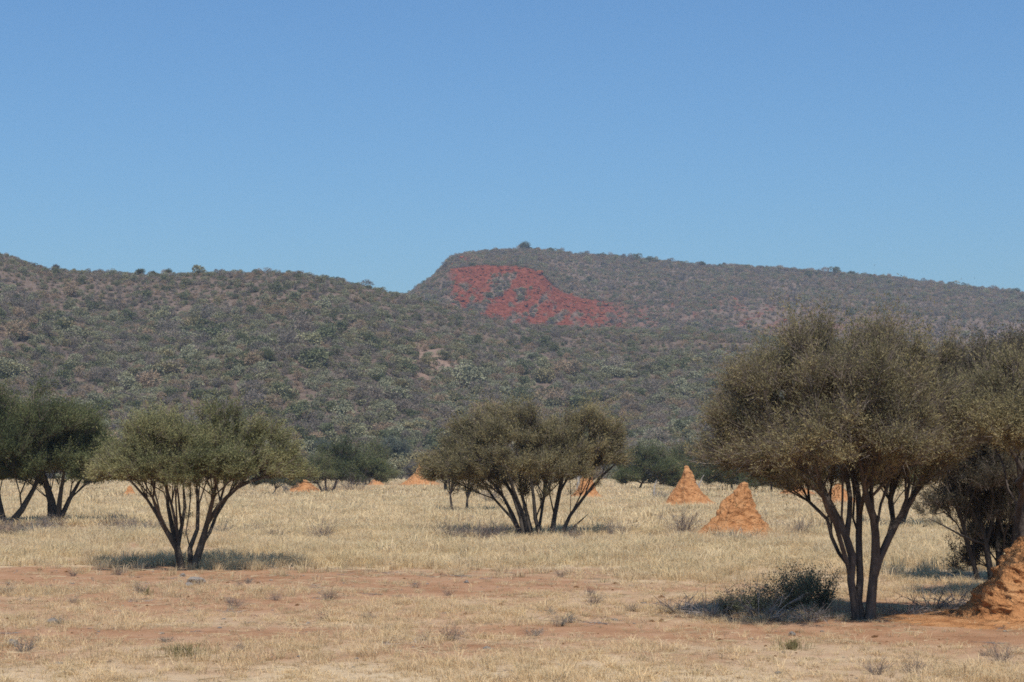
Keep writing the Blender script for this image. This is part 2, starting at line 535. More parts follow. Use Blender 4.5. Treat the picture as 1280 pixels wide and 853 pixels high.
# ------------------------------------------------------------------ scatter by instances (uncountable cover only)
def scatter(name, pts, scl, rz, vi, tint, protos, label):
    c = bpy.data.collections.new(name + '_sources')
    for i, (me) in enumerate(protos):
        o = bpy.data.objects.new('%s_source.%03d' % (name, i), me)
        c.objects.link(o)
    me = bpy.data.meshes.new(name)
    n = len(pts)
    me.vertices.add(n)
    me.vertices.foreach_set('co', np.asarray(pts, np.float32).ravel())
    for k, ty, val in (('scl', 'FLOAT_VECTOR', scl), ('rot', 'FLOAT_VECTOR', rz)):
        a = me.attributes.new(k, ty, 'POINT')
        a.data.foreach_set('vector', np.asarray(val, np.float32).ravel())
    a = me.attributes.new('vi', 'INT', 'POINT'); a.data.foreach_set('value', np.asarray(vi, np.int32))
    a = me.attributes.new('tint', 'FLOAT_COLOR', 'POINT')
    a.data.foreach_set('color', np.concatenate([tint, np.ones((n, 1))], 1).astype(np.float32).ravel())
    o = bpy.data.objects.new(name, me)
    COL.objects.link(o)
    g = bpy.data.node_groups.new(name + '_scatter', 'GeometryNodeTree')
    g.interface.new_socket('Geometry', in_out='INPUT', socket_type='NodeSocketGeometry')
    g.interface.new_socket('Geometry', in_out='OUTPUT', socket_type='NodeSocketGeometry')
    gi = g.nodes.new('NodeGroupInput'); go = g.nodes.new('NodeGroupOutput')
    ci = g.nodes.new('GeometryNodeCollectionInfo')
    ci.inputs['Collection'].default_value = c
    ci.inputs['Separate Children'].default_value = True
    ci.inputs['Reset Children'].default_value = True
    ip = g.nodes.new('GeometryNodeInstanceOnPoints')
    ip.inputs['Pick Instance'].default_value = True

    def attr(nm, ty):
        q = g.nodes.new('GeometryNodeInputNamedAttribute')
        q.data_type = ty
        q.inputs['Name'].default_value = nm
        return q.outputs['Attribute']
    er = g.nodes.new('FunctionNodeEulerToRotation')
    g.links.new(gi.outputs[0], ip.inputs['Points'])
    g.links.new(ci.outputs[0], ip.inputs['Instance'])
    g.links.new(attr('vi', 'INT'), ip.inputs['Instance Index'])
    g.links.new(attr('rot', 'FLOAT_VECTOR'), er.inputs[0])
    g.links.new(er.outputs[0], ip.inputs['Rotation'])
    g.links.new(attr('scl', 'FLOAT_VECTOR'), ip.inputs['Scale'])
    g.links.new(ip.outputs[0], go.inputs[0])
    mod = o.modifiers.new('scatter', 'NODES')
    mod.node_group = g
    return tag(o, label, None, None, 'stuff')


# ---- hill bushes
def hill_bush(seed, n, leaf, bare):
    rng = np.random.default_rng(seed)
    mb = MB()
    k = rng.integers(3, 6)
    lob = np.stack([rng.uniform(-.55, .55, k), rng.uniform(-.55, .55, k), rng.uniform(.45, .95, k)], 1)
    rad = rng.uniform(.4, .65, k)
    w = rng.integers(0, k, n)
    d = unit(rng.normal(size=(n, 3)) + np.array([0, 0, .35]))
    C = lob[w] + d * (rad[w] * rng.uniform(.55, 1.0, n) ** .6)[:, None]
    C[:, 2] = np.abs(C[:, 2])
    D = unit(d + rng.normal(size=(n, 3)) * .7)
    if bare:
        A = np.zeros((n, 3)); A[:, 0] = rng.normal(0, .12, n); A[:, 1] = rng.normal(0, .12, n)
        Bm = C * 0.55 + rng.normal(size=(n, 3)) * .08
        ribbons(mb, A[:n // 3], Bm[:n // 3], 0.035, rng, 0, rng.uniform(0, .6, n // 3))
        leaves(mb, C, D, leaf * rng.uniform(1.2, 2.4, n), leaf * .16, rng, 0, rng.uniform(0, 1, n))
    else:
        leaves(mb, C, D, leaf * rng.uniform(.7, 1.5, n), leaf * .45, rng, 0, rng.uniform(0, 1, n))
        A = np.zeros((8, 3)); ribbons(mb, A, C[:8], 0.05, rng, 0, 0.0)
    return mb.mesh('hill_bush', [M['hill_leaf']])


HB = [hill_bush(100 + i, 640, 0.135, False) for i in range(6)] + [hill_bush(120 + i, 520, 0.15, True) for i in range(5)]
TINTS = np.array([[0.150, 0.152, 0.105], [0.150, 0.132, 0.125], [0.165, 0.173, 0.132], [0.155, 0.142, 0.092], [0.085, 0.097, 0.062], [0.195, 0.150, 0.118], [0.115, 0.105, 0.105]])


def hill_points(n, ulo, uhi, ylo, yhi, seed):
    rng = np.random.default_rng(seed)
    y = np.sqrt(rng.uniform(ylo ** 2, yhi ** 2, n))
    u = rng.uniform(ulo, uhi, n)
    x = (u - 640) / FPX / .995 * y
    return x, y, u, rng


def hill_scatter():
    X, Y, SC, VI, TI = [], [], [], [], []
    for (n, ulo, uhi, ylo, yhi, sm, seed, back) in ((84000, -450, 1750, 285, 700, .98, 1, 0), (4500, 480, 1750, 700, 840, 1.2, 2, 1), (13000, 480, 1750, 836, 912, .8, 4, 1), (4500, 515, 900, 838, 910, .7, 6, 1), (62000, 480, 1750, 905, 1175, .8, 3, 1)):
        x, y, u, rng = hill_points(n, ulo, uhi, ylo, yhi, seed)
        red = red_rock(x, y); pal = pale_clearing(x, y)
        cl = fbm(x * .03, y * .03, seed=81 + back, octaves=3)
        keep = rng.uniform(size=n) > np.maximum(red * .975, pal * .56)
        if back:
            keep &= rng.uniform(size=n) < (0.55 + 0.45 * sstep(.4, .6, cl))
        c2 = fbm(x * .045 + 40, y * .045, seed=91, octaves=3)
        pr = np.stack([0.26 + 0 * c2, 0.30 * sstep(.35, .6, 1 - c2) + .12, 0.15 + .3 * sstep(.5, .65, cl), 0.035 + .07 * sstep(.55, .7, c2), .07 + 0 * c2, .10 + .22 * sstep(.55, .7, 1 - cl), .16 + .2 * sstep(.45, .65, 1 - c2)], 1)
        if back:
            pr[:, 5] += .30; pr[:, 2] *= .4; pr[:, 4] *= .5
        pr /= pr.sum(1, keepdims=True)
        k = (rng.uniform(size=(n, 1)) > np.cumsum(pr, 1)).sum(1).clip(0, 6)
        t = TINTS[k] * np.array([1.52, 1.40, 1.18]) * rng.uniform(.82, 1.18, (n, 1))
        bare = np.isin(k, (1, 5, 6))
        vi = np.where(bare, 6 + rng.integers(0, 5, n), rng.integers(0, 6, n))
        s = sm * np.exp(rng.normal(0, .40, n)) * np.where(k == 4, 1.25, 1) * (1 - .35 * sstep(470, 540, y) * (1 - sstep(690, 720, y))) * (1 + .3 * sstep(1095, 1135, y))
        X.append(x[keep]); Y.append(y[keep]); SC.append(s[keep]); VI.append(vi[keep]); TI.append(t[keep])
    x, y, s, vi, t = map(np.concatenate, (X, Y, SC, VI, TI))
    z = hill_height(x, y) - .15
    rng = np.random.default_rng(5)
    n = len(x)
    scl = np.stack([s * rng.uniform(.85, 1.2, n), s * rng.uniform(.85, 1.2, n), s * rng.uniform(.7, 1.1, n)], 1)
    rot = np.stack([np.zeros(n), np.zeros(n), rng.uniform(0, 6.28, n)], 1)
    scatter('hill_bushes', np.stack([x, y, z], 1), scl, rot, vi, t, HB, 'dense grey green thorn bush covering the hillsides')


hill_scatter()


# ---- red boulders along the scarp
def rock_mesh(seed, sub=2, mat=None, rough=.35, flat=.75):
    rng = np.random.default_rng(seed)
    import bmesh
    bm = bmesh.new()
    bmesh.ops.create_icosphere(bm, subdivisions=sub, radius=1)
    V = np.array([v.co[:] for v in bm.verts])
    F = np.array([[v.index for v in f.verts] for f in bm.faces])
    bm.free()
    n = vnoise(V[:, 0] * 1.6 + seed, V[:, 1] * 1.6, V[:, 2] * 1.6, seed) - .5
    n2 = vnoise(V[:, 0] * 4 + seed, V[:, 1] * 4, V[:, 2] * 4, seed + 1) - .5
    V = V * (1 + rough * 2 * n + rough * .6 * n2)[:, None]
    V[:, 2] *= flat
    mb = MB()
    mb.add(V, F, 0, .5)
    return mb.mesh('boulder', [mat or M['rock_red']])


def scarp_rocks():
    rng = np.random.default_rng(77)
    n = 24000
    u = rng.uniform(545, 1000, n); y = rng.uniform(838, 1140, n)
    x = (u - 640) / FPX / .995 * y
    keep = rng.uniform(size=n) < red_rock(x, y) * .55
    x, y = x[keep], y[keep]
    n = len(x)
    s = np.exp(rng.normal(-.55, .5, n)) * .8
    z = hill_height(x, y) + s * .05
    scatter('scarp_boulders', np.stack([x, y, z], 1), np.stack([s * rng.uniform(.8, 1.5, n), s * rng.uniform(.8, 1.3, n), s * rng.uniform(.6, 1.0, n)], 1),
            rng.uniform(-1, 1, (n, 3)) * np.array([.3, .3, 3.1]), rng.integers(0, 4, n), np.ones((n, 3)) * .5, [rock_mesh(200 + i, 1) for i in range(4)], 'red boulders and rubble strewn over the scarp')


scarp_rocks()


# ---- dry grass
def grass_tuft(seed, n, h, spread, w, lean):
    rng = np.random.default_rng(seed)
    mb = MB()
    a = rng.uniform(0, 6.283, n); r = np.abs(rng.normal(0, spread * .45, n))
    B = np.stack([r * np.cos(a), r * np.sin(a), np.zeros(n) - .02], 1)
    hh = h * rng.uniform(.45, 1.15, n)
    out = np.stack([np.cos(a), np.sin(a), 0 * a], 1) * rng.uniform(.05, lean, n)[:, None] + rng.normal(0, .12, (n, 3)) * np.array([1, 1, 0])
    mid = B + np.array([0, 0, 1]) * (hh * .6)[:, None] + out * (hh * .45)[:, None]
    tip = B + np.array([0, 0, 1]) * (hh * rng.uniform(.62, .95, n))[:, None] + out * (hh * 1.7)[:, None]
    s = np.stack([-np.sin(a + rng.normal(0, .8, n)), np.cos(a), 0 * a], 1); s = unit(s) * (w * rng.uniform(.6, 1.3, n))[:, None]
    V = np.stack([B - s, B + s, mid + s * .8, mid - s * .8, tip], 1)
    i = np.arange(n)[:, None] * 5
    tn = rng.uniform(0, 1, n)
    mb.add(V.reshape(-1, 3), i + np.array([[0, 1, 2, 3]]), 0, tn)
    T = np.zeros((0, 3))
    mb.t.append((i + np.array([[3, 2, 4]])).astype(np.int32)); mb.tm.append(np.zeros(n, np.int32)); mb.ta.append(tn.astype(np.float32))
    return mb.mesh('grass_tuft', [M['straw_tint']])


GT = [grass_tuft(300 + i, 26, .24, .16, .0030, .75) for i in range(5)] \
    + [grass_tuft(320 + i, 40, .33, .30, .005, .6) for i in range(5)] \
    + [grass_tuft(340 + i, 50, .34, .65, .010, .55) for i in range(4)] \
    + [grass_tuft(360 + i, 64, .36, 1.5, .026, .5) for i in range(3)]
STRAW = np.array([[.73, .59, .36], [.78, .65, .41], [.67, .53, .325], [.70, .575, .38], [.64, .54, .33]])


def grass_scatter():
    rng = np.random.default_rng(9)
    X, Y, V, SX, SZ, T = [], [], [], [], [], []
    for (d0, d1, per, v0, nv) in ((12.5, 33, 92, 0, 5), (33, 58, 22, 5, 5), (58, 115, 6.5, 10, 4), (115, 300, 1.15, 14, 3)):
        hw = lambda d: d * .37 + 2
        area = (d1 - d0) * (hw(d0) + hw(d1))
        n = int(area * per)
        y = np.sqrt(rng.uniform(d0 ** 2, d1 ** 2, n))
        x = rng.uniform(-1, 1, n) * hw(y)
        b = bareness(x, y)
        cl = fbm(x * .5, y * .5, seed=33, octaves=3)
        clump = fbm(x * 2.0, y * 2.0, seed=34, octaves=2)
        p = (1 - b) ** 1.15 * (0.55 + .7 * sstep(.35, .65, cl)) * (0.6 + .6 * sstep(.38, .6, clump))
        keep = rng.uniform(size=n) < p
        x, y, b, cl = x[keep], y[keep], b[keep], cl[keep]
        n = len(x)
        k = rng.integers(0, 5, n)
        s = np.exp(rng.normal(0, .25, n)) * (1 - .35 * b)
        near = 1 - sstep(26, 40, y)
        sz = s * .86 * (1 - .48 * near) * (.75 + .5 * sstep(.35, .7, cl))
        X.append(x); Y.append(y); V.append(v0 + rng.integers(0, nv, n)); SX.append(s * (1 - .2 * near)); SZ.append(sz)
        T.append(STRAW[k] * rng.uniform(.82, 1.15, (n, 1)) * np.array([1, 1 - .05, 1 - .08]) ** (near[:, None]))
    x, y, v, sx, sz, t = map(np.concatenate, (X, Y, V, SX, SZ, T))
    n = len(x)
    print('grass tufts', n)
    rot = np.stack([rng.normal(0, .08, n), rng.normal(0, .08, n), rng.uniform(0, 6.28, n)], 1)
    scatter('dry_grass', np.stack([x, y, gz(x, y)], 1), np.stack([sx, sx, sz], 1), rot, v, t, GT, 'pale dry straw grass covering the plain')


grass_scatter()


# ---- pebbles and straw bits lying on the soil
def litter():
    rng = np.random.default_rng(15)
    pb = [rock_mesh(240 + i, 1, M['rock_grey'], .4, .6) for i in range(3)]
    cl = [rock_mesh(250 + i, 1, M['mound'], .5, .6) for i in range(2)]
    st = []
    for i in range(4):
        mb = MB(); r2 = np.random.default_rng(260 + i)
        n = 16
        A = np.concatenate([r2.normal(0, 4, (n, 2)), r2.uniform(.1, .5, (n, 1))], 1)
        B = A + np.concatenate([r2.normal(0, 4.5, (n, 2)), r2.uniform(0, .9, (n, 1))], 1)
        ribbons(mb, A, B, .14, r2, 0, r2.uniform(0, 1, n))
        st.append(mb.mesh('straw_bits', [M['straw'] if i < 3 else M['twig_grey']]))
    n = 5200
    y = np.sqrt(rng.uniform(14.0 ** 2, 46 ** 2, n)); x = rng.uniform(-1, 1, n) * (y * .36 + 1)
    vi = rng.choice(9, n, p=[.07, .07, .07, .15, .15, .15, .15, .15, .04])
    s = np.where(vi < 5, .016 * np.exp(rng.normal(0, .55, n)), .024 * np.exp(rng.normal(0, .35, n)))
    scatter('ground_litter', np.stack([x, y, gz(x, y)], 1), np.stack([s, s, s], 1), np.stack([0 * x, 0 * x, rng.uniform(0, 6.28, n)], 1), vi, np.ones((n, 3)) * .5, pb + cl + st, 'straw bits, clods and pebbles lying on the red soil')


litter()


# ------------------------------------------------------------------ trees
def skeleton(stems, tips, rng, step, tip_r, pw=2.35, droop=0.0, bf=.78):
    P, par, mr = [], [], []
    for si, st in enumerate(stems):
        pts = np.array([s[:3] for s in st], float); rr = np.array([s[3] for s in st], float)
        join = -1
        if si and pts[0, 2] > .22:                    # a fork: grow out of the nearest point of the stems before it
            PP = np.array(P)
            join = int(np.argmin(np.linalg.norm(PP - pts[0], axis=1) + .6 * np.maximum(0, PP[:, 2] - pts[0, 2])))
            pts[0] = PP[join]; rr[0] = min(rr[0], mr[join] * .9)
        seg = np.linalg.norm(np.diff(pts, axis=0), axis=1); cum = np.concatenate([[0], np.cumsum(seg)])
        n = max(3, int(cum[-1] / step) + 1)
        q = np.linspace(0, cum[-1], n)
        # smooth curve through the knots
        pp = np.stack([np.interp(q, cum, pts[:, i]) for i in range(3)], 1)
        for _ in range(2):
            pp[1:-1] = (pp[:-2] + 2 * pp[1:-1] + pp[2:]) / 4
        pp[1:-1] += rng.normal(0, step * .06, (n - 2, 3))
        ri = np.interp(q, cum, rr)
        for i in range(1 if join >= 0 else 0, n):
            par.append((join if (join >= 0 and i == 1) else len(P) - 1) if i else -1); P.append(pp[i]); mr.append(ri[i])
    P = list(P)
    base = np.array(P)
    d = np.min(np.linalg.norm(tips[:, None, :] - base[None], axis=2), axis=1)
    tipn = []
    dirs = [unit(np.array(P[i]) - np.array(P[par[i]])) if par[i] >= 0 else np.array([0, 0, 1.]) for i in range(len(P))]
    PA = np.zeros((len(P) + len(tips) * 40, 3)); DA = np.zeros_like(PA)
    PA[:len(P)] = np.array(P); DA[:len(P)] = np.array(dirs)
    PL = np.zeros(len(PA))
    for i in range(len(P)):
        if par[i] >= 0:
            PL[i] = PL[par[i]] + np.linalg.norm(PA[i] - PA[par[i]])
    n = len(P)
    zb = base[:, 2].min()
    for ti in np.argsort(d):
        tp = tips[ti]
        w = tp - PA[:n]
        L = np.linalg.norm(w, axis=1) + 1e-6
        cs = (w * DA[:n]).sum(1) / L
        up = w[:, 2] / L
        cost = L * (1 + .55 * (1 - cs) + .5 * np.maximum(0, -up - droop)) + np.where(PA[:n, 2] < zb + .10 * (tp[2] - zb), 1.0, 0) * L * .8 + bf * PL[:n]
        b = int(np.argmin(cost))
        l = np.linalg.norm(tp - PA[b])
        m = int(min(30, max(1, round(l / step))))
        c = PA[b] + DA[b] * l * .30 + (tp - PA[b]) * .12 + np.array([0, 0, .02 * l])
        t = (np.arange(1, m + 1) / m)[:, None]
        q = (1 - t) ** 2 * PA[b] + 2 * t * (1 - t) * c + t * t * tp
        if m > 1:
            q[:-1] += rng.normal(0, step * .13, (m - 1, 3))
        pv = b
        for j in range(m):
            PA[n] = q[j]; DA[n] = unit(q[j] - PA[pv]); PL[n] = PL[pv] + np.linalg.norm(q[j] - PA[pv]); par.append(pv); mr.append(0); pv = n; n += 1
        tipn.append(pv)
    P = PA[:n]; D = DA[:n]; par = np.array(par); mr = np.array(mr)
    A = np.zeros(n); nch = np.bincount(par[par >= 0], minlength=n)
    A[nch == 0] = tip_r ** pw
    for i in range(n - 1, -1, -1):
        if par[i] >= 0:
            A[par[i]] += A[i]
    r = A ** (1 / pw)
    stemmask = mr > 0
    r = np.where(stemmask, np.maximum(mr, np.minimum(r, mr * 1.15)), r)
    for i in range(n):
        if par[i] >= 0 and not stemmask[i]:
            r[i] = min(r[i], .82 * r[par[i]] if stemmask[par[i]] else r[par[i]])
    return P, D, par, r, np.array(tipn), nch


def tubes_from(mb, P, par, r, sides_big, mat, rmin=0.0):
    n = len(P)
    ch = [[] for _ in range(n)]
    for i in range(n):
        if par[i] >= 0:
            ch[par[i]].append(i)
    starts = [(-1, i) for i in range(n) if par[i] < 0]
    while starts:
        p, i = starts.pop()
        path = [p, i] if p >= 0 else [i]
        while ch[i]:
            c = sorted(ch[i], key=lambda k: -r[k])
            for k in c[1:]:
                starts.append((i, k))
            i = c[0]
            path.append(i)
        if len(path) < 2:
            continue
        rr = r[path].copy()
        if p >= 0:
            rr[0] = min(rr[0], rr[1] * 1.15)
        if rr.max() < rmin:
            continue
        rr[-1] *= .5
        s = sides_big if rr.max() > .03 else (5 if rr.max() > .012 else 3)
        tube(mb, P[path], rr, s, mat)


def sample_lobes(lobes, n, rng, shell=.45):
    """points in a union of ellipsoids, kept towards the outer part"""
    vol = np.array([l[3] * l[4] * l[5] * (l[6] if len(l) > 6 else 1.0) for l in lobes]) ** .8
    w = rng.choice(len(lobes), size=n, p=vol / vol.sum())
    Lb = np.array([l[:6] for l in lobes])
    d = unit(rng.normal(size=(n, 3)))
    rr = rng.uniform(shell ** 3, 1, n) ** (1 / 3)
    bump = 1 + .22 * (vnoise(d[:, 0] * 2.2 + w * 7, d[:, 1] * 2.2, d[:, 2] * 2.2, 5) - .5) * 2
    return Lb[w, :3] + d * Lb[w, 3:6] * (rr * bump)[:, None], w


def build_tree(name, label, cat, base, stems, lobes, n_tips, leaf, seed, leafm, twigm, barkm, group=None, twigs=12, lpt=10, twig_len=.3, up=.5, step=None, tip_r=.006,
               yd=1.0, bare_twigs=0, shell=.35, spread=1.0, floor=None, sides=9, clump=1.0, domes=(), fan=None):
    """base: (px,py) on the ground. stems: lists of (px,py,dy,radius_m). lobes: (px,py,dy,rx_px,ry_px[,weight])."""
    rng = np.random.default_rng(seed)
    Y = gdist(base[1])
    o3 = at(base[0], base[1], Y); o3[2] = float(gz(o3[0], o3[1]))
    k = Y / FPX
    ST = []
    for st in stems:
        s2 = []
        for (px, py, dy, r) in st:
            p = at(px, py, Y + dy) - o3
            s2.append((p[0], dy, p[2], r))
        x, y, z, r = s2[0]
        s2[0] = (x, y, -0.06, r * 1.08) if z < .22 else s2[0]
        ST.append(s2)
    LB = []
    for lb in lobes:
        px, py, dy, rx, ry = lb[:5]
        p = at(px, py, Y + dy) - o3
        LB.append((p[0], dy, p[2], rx * k, rx * k * yd, ry * k, lb[5] if len(lb) > 5 else 1.0))
    tl_ = []
    wd = np.array([d[2] ** 2 * (d[6] if len(d) > 6 else 1.0) for d in domes] + [l[3] * l[5] * 1.2 / k ** 2 * l[6] for l in LB])
    ni = np.maximum(6, n_tips * wd / wd.sum()).astype(int)
    CEN = []
    for j, dm in enumerate(domes):
        px, dy, Rp, yt, ye, yb = dm[:6]
        c0 = at(px, ye, Y + dy) - o3
        zt, ze, zb_ = [at(px, yy, Y + dy)[2] for yy in (yt, ye + .07 * Rp, yb + .05 * Rp)]
        Rm = Rp * k
        nc = max(8, ni[j] // 4)
        a = rng.uniform(0, 6.283, nc); rr = np.sqrt(rng.uniform(0, 1, nc))
        lob = 1 + .24 * (vnoise(np.cos(a) * 1.7 + seed, np.sin(a) * 1.7 + j, None, seed) - .5)
        top = ze + (zt - ze) * (1 - rr ** 2.6) * (1 + .16 * (vnoise(rr * np.cos(a) * 2.5 + seed, rr * np.sin(a) * 2.5, None, seed + 2) - .5))
        bot = zb_ + (ze - zb_) * rr
        t = rng.uniform(0, 1, nc) ** .62
        cc = np.stack([c0[0] + Rm * rr * lob * np.cos(a), dy + Rm * yd * rr * lob * np.sin(a), bot + (top - bot) * t - o3[2]], 1)
        q = rng.integers(0, nc, ni[j])
        tl_.append(cc[q] + rng.normal(size=(ni[j], 3)) * np.array([.085, .085, .022]) * Rm * clump)
        CEN.append((c0[0], dy, zb_ - o3[2]))
    for j, lb in enumerate(LB):
        m_ = ni[len(domes) + j]; nc = max(6, m_ // 8)
        cc, w = sample_lobes([lb], nc, rng, shell)
        q = rng.integers(0, nc, m_)
        tl_.append(cc[q] + rng.normal(size=(m_, 3)) * np.array([.17, .17, .06]) * lb[3] * clump)
        CEN.append(tuple(lb[:3]))
    tips = np.concatenate(tl_)
    if floor is not None:
        tips[:, 2] = np.maximum(tips[:, 2], floor + rng.uniform(0, .15, len(tips)))
    step = step or max(.10, .012 * Y)
    P, D, par, r, tipn, nch = skeleton(ST, tips, rng, step, tip_r)
    root = empty(name, o3, label, cat, group)
    mb = MB()
    tubes_from(mb, P, par, r, sides, 0)
    tr = mb.build('trunk', [barkm], root, True)
    # foliage: twigs on tips and on thin branch nodes
    zs_ = tips[:, 2]
    cen = np.array([tips[:, 0].mean() * .6, tips[:, 1].mean(), np.quantile(zs_, .02) - .55 * (zs_.max() - zs_.min())])      # sprays fan out from below the crown
    thin = np.where((r < tip_r * 2.6) & (par >= 0))[0]
    sites = np.concatenate([tipn, tipn, rng.choice(thin, size=min(len(thin), len(tipn) * 2), replace=False)])
    T = np.repeat(sites, twigs // 3 + 1)
    n = len(T)
    tl = twig_len * np.exp(rng.normal(0, .35, n))
    zt = P[T, 2]; zq = np.quantile(tips[:, 2], [.55, .95])
    topness = np.clip((zt - zq[0]) / (zq[1] - zq[0] + 1e-6), 0, 1)
    tl = tl * (1 + .55 * topness * rng.uniform(0, 1.6, n))
    outw = unit(P[T] - cen)
    td = unit(D[T] * .45 + outw * .95 + rng.normal(size=(n, 3)) * .42 * spread + np.array([0, 0, 1.0]) * (up * (.1 + .6 * topness))[:, None])
    A = P[T] - td * 0.0 + rng.normal(0, twig_len * .12, (n, 3))
    B = A + td * tl[:, None]
    cr = MB()
    tf = 120.0 / Y
    site_tone = np.clip(.5 + 1.25 * (.55 * vnoise(A[:, 0] * tf, A[:, 1] * tf, A[:, 2] * tf, seed) + .45 * vnoise(A[:, 0] * tf * .35, A[:, 1] * tf * .35, A[:, 2] * tf * .35, seed + 1) - .5), 0, 1)      # leaf tone differs in random clumps
    ribbons(cr, A, B, max(.0028, .00013 * Y), rng, 1, rng.uniform(0, 1, n))
    m = int(lpt * 1.5)
    tt = rng.uniform(.1, 1.0, (n, m))
    C = (A[:, None, :] + (B - A)[:, None, :] * tt[..., None]).reshape(-1, 3) + rng.normal(0, leaf * .6, (n * m, 3))
    LD = np.repeat(td, m, 0) * .8 + rng.normal(size=(n * m, 3)) * .55
    tone = np.clip(np.repeat(site_tone, m) * .8 + rng.uniform(-.25, .35, n * m), 0, 1)
    leaves(cr, C, LD, leaf * rng.uniform(.8, 1.8, n * m), leaf * rng.uniform(.10, .20, n * m), rng, 0, tone)
    if bare_twigs:
        nb = bare_twigs
        T = rng.choice(sites, nb)
        td = unit(D[T] * .5 + unit(P[T] - cen) * .6 + rng.normal(size=(nb, 3)) * .5 + np.array([0, 0, up * .8]))
        A = P[T]; B = A + td * (twig_len * rng.uniform(1.0, 2.0, nb))[:, None]
        ribbons(cr, A, B, max(.003, .00013 * Y), rng, 1, rng.uniform(.2, 1, nb))
        A2 = A + (B - A) * rng.uniform(.3, .8, (nb, 1)); B2 = A2 + unit(td + rng.normal(size=(nb, 3)) * .8) * (twig_len * rng.uniform(.4, .9, nb))[:, None]
        ribbons(cr, A2, B2, max(.0025, .0001 * Y), rng, 1, rng.uniform(.2, 1, nb))
    cr.build('crown', [leafm, twigm], root)
    return root


# left umbrella tree
build_tree('umbrella_thorn_tree', 'olive umbrella shaped thorn tree with forked twisting trunks on the bare red soil', 'tree', (233, 709),
    [[(227, 708, 0, .085), (223, 683, -.1, .075), (213, 663, -.1, .06), (205, 653, -.1, .045), (190, 627, -.1, .035), (164, 602, -.2, .02)],
     [(223, 684, -.05, .07), (216, 670, .2, .06), (210, 643, .4, .05), (210, 624, .5, .04), (208, 600, .6, .025)],
     [(226, 690, 0, .06), (236, 650, .3, .045), (234, 633, .35, .038), (229, 606, .5, .022)],
     [(242, 708, 0, .085), (251, 680, 0, .07), (262, 653, -.1, .055), (272, 627, -.1, .045), (295, 604, -.2, .03), (315, 591, -.3, .018)],
     [(239, 700, .05, .065), (241, 675, .2, .055), (246, 657, .3, .048), (249, 634, .4, .042), (246, 608, .6, .024)],
     [(262, 653, -.1, .05), (268, 630, -.5, .045), (270, 606, -.7, .03)],
     [(205, 653, -.1, .04), (200, 640, -.5, .03), (192, 618, -.8, .022), (180, 602, -1.0, .014)],
     [(251, 680, .0, .045), (258, 660, .5, .035), (281, 632, .9, .026), (300, 607, 1.2, .016)],
     [(236, 650, .3, .03), (226, 634, -.2, .026), (222, 610, -.4, .016)]],
    [],
    800, .048, 1, M['leaf_olive'], M['twig_brown'], M['bark_dark'], twigs=12, lpt=10, twig_len=.26, up=.5, floor=None, shell=.3, bare_twigs=3000, domes=[(252, 0, 122, 519, 588, 618), (190, -.3, 58, 530, 592, 606, .8), (320, .2, 54, 530, 582, 602, .8)])

build_tree('thorn_tree', 'dark green thorn tree with one thick black trunk, left behind the umbrella tree', 'tree', (68, 656),
    [[(67, 656, 0, .2), (68, 635, 0, .17), (66, 615, 0, .14), (58, 590, 0, .08), (45, 570, 0, .04)],
     [(72, 655, 0, .12), (80, 632, .2, .1), (92, 612, .2, .08), (105, 592, .2, .04)],
     [(70, 640, 0, .1), (76, 612, -.5, .09), (80, 590, -.8, .05)]],
    [],
    420, .085, 2, M['leaf_green'], M['twig_brown'], M['bark_black'], twigs=13, lpt=11, twig_len=.42, up=.4, domes=[(76, 0, 72, 526, 592, 616), (116, .4, 44, 545, 592, 604)])
build_tree('thorn_tree', 'feathery dark thorn tree cut by the left photo edge, with leaning side trunk', 'tree', (4, 657),
    [[(2, 657, 0, .2), (0, 632, 0, .18), (-6, 605, 0, .14), (-15, 570, 0, .07)],
     [(10, 655, 0, .13), (25, 637, 0, .12), (40, 617, .3, .1), (52, 598, .5, .07), (60, 560, .8, .04)]],
    [],
    520, .085, 3, M['leaf_dark'], M['twig_brown'], M['bark_black'], twigs=13, lpt=11, twig_len=.55, up=.55, domes=[(42, .6, 72, 488, 565, 598), (-35, 0, 85, 492, 582, 610)])

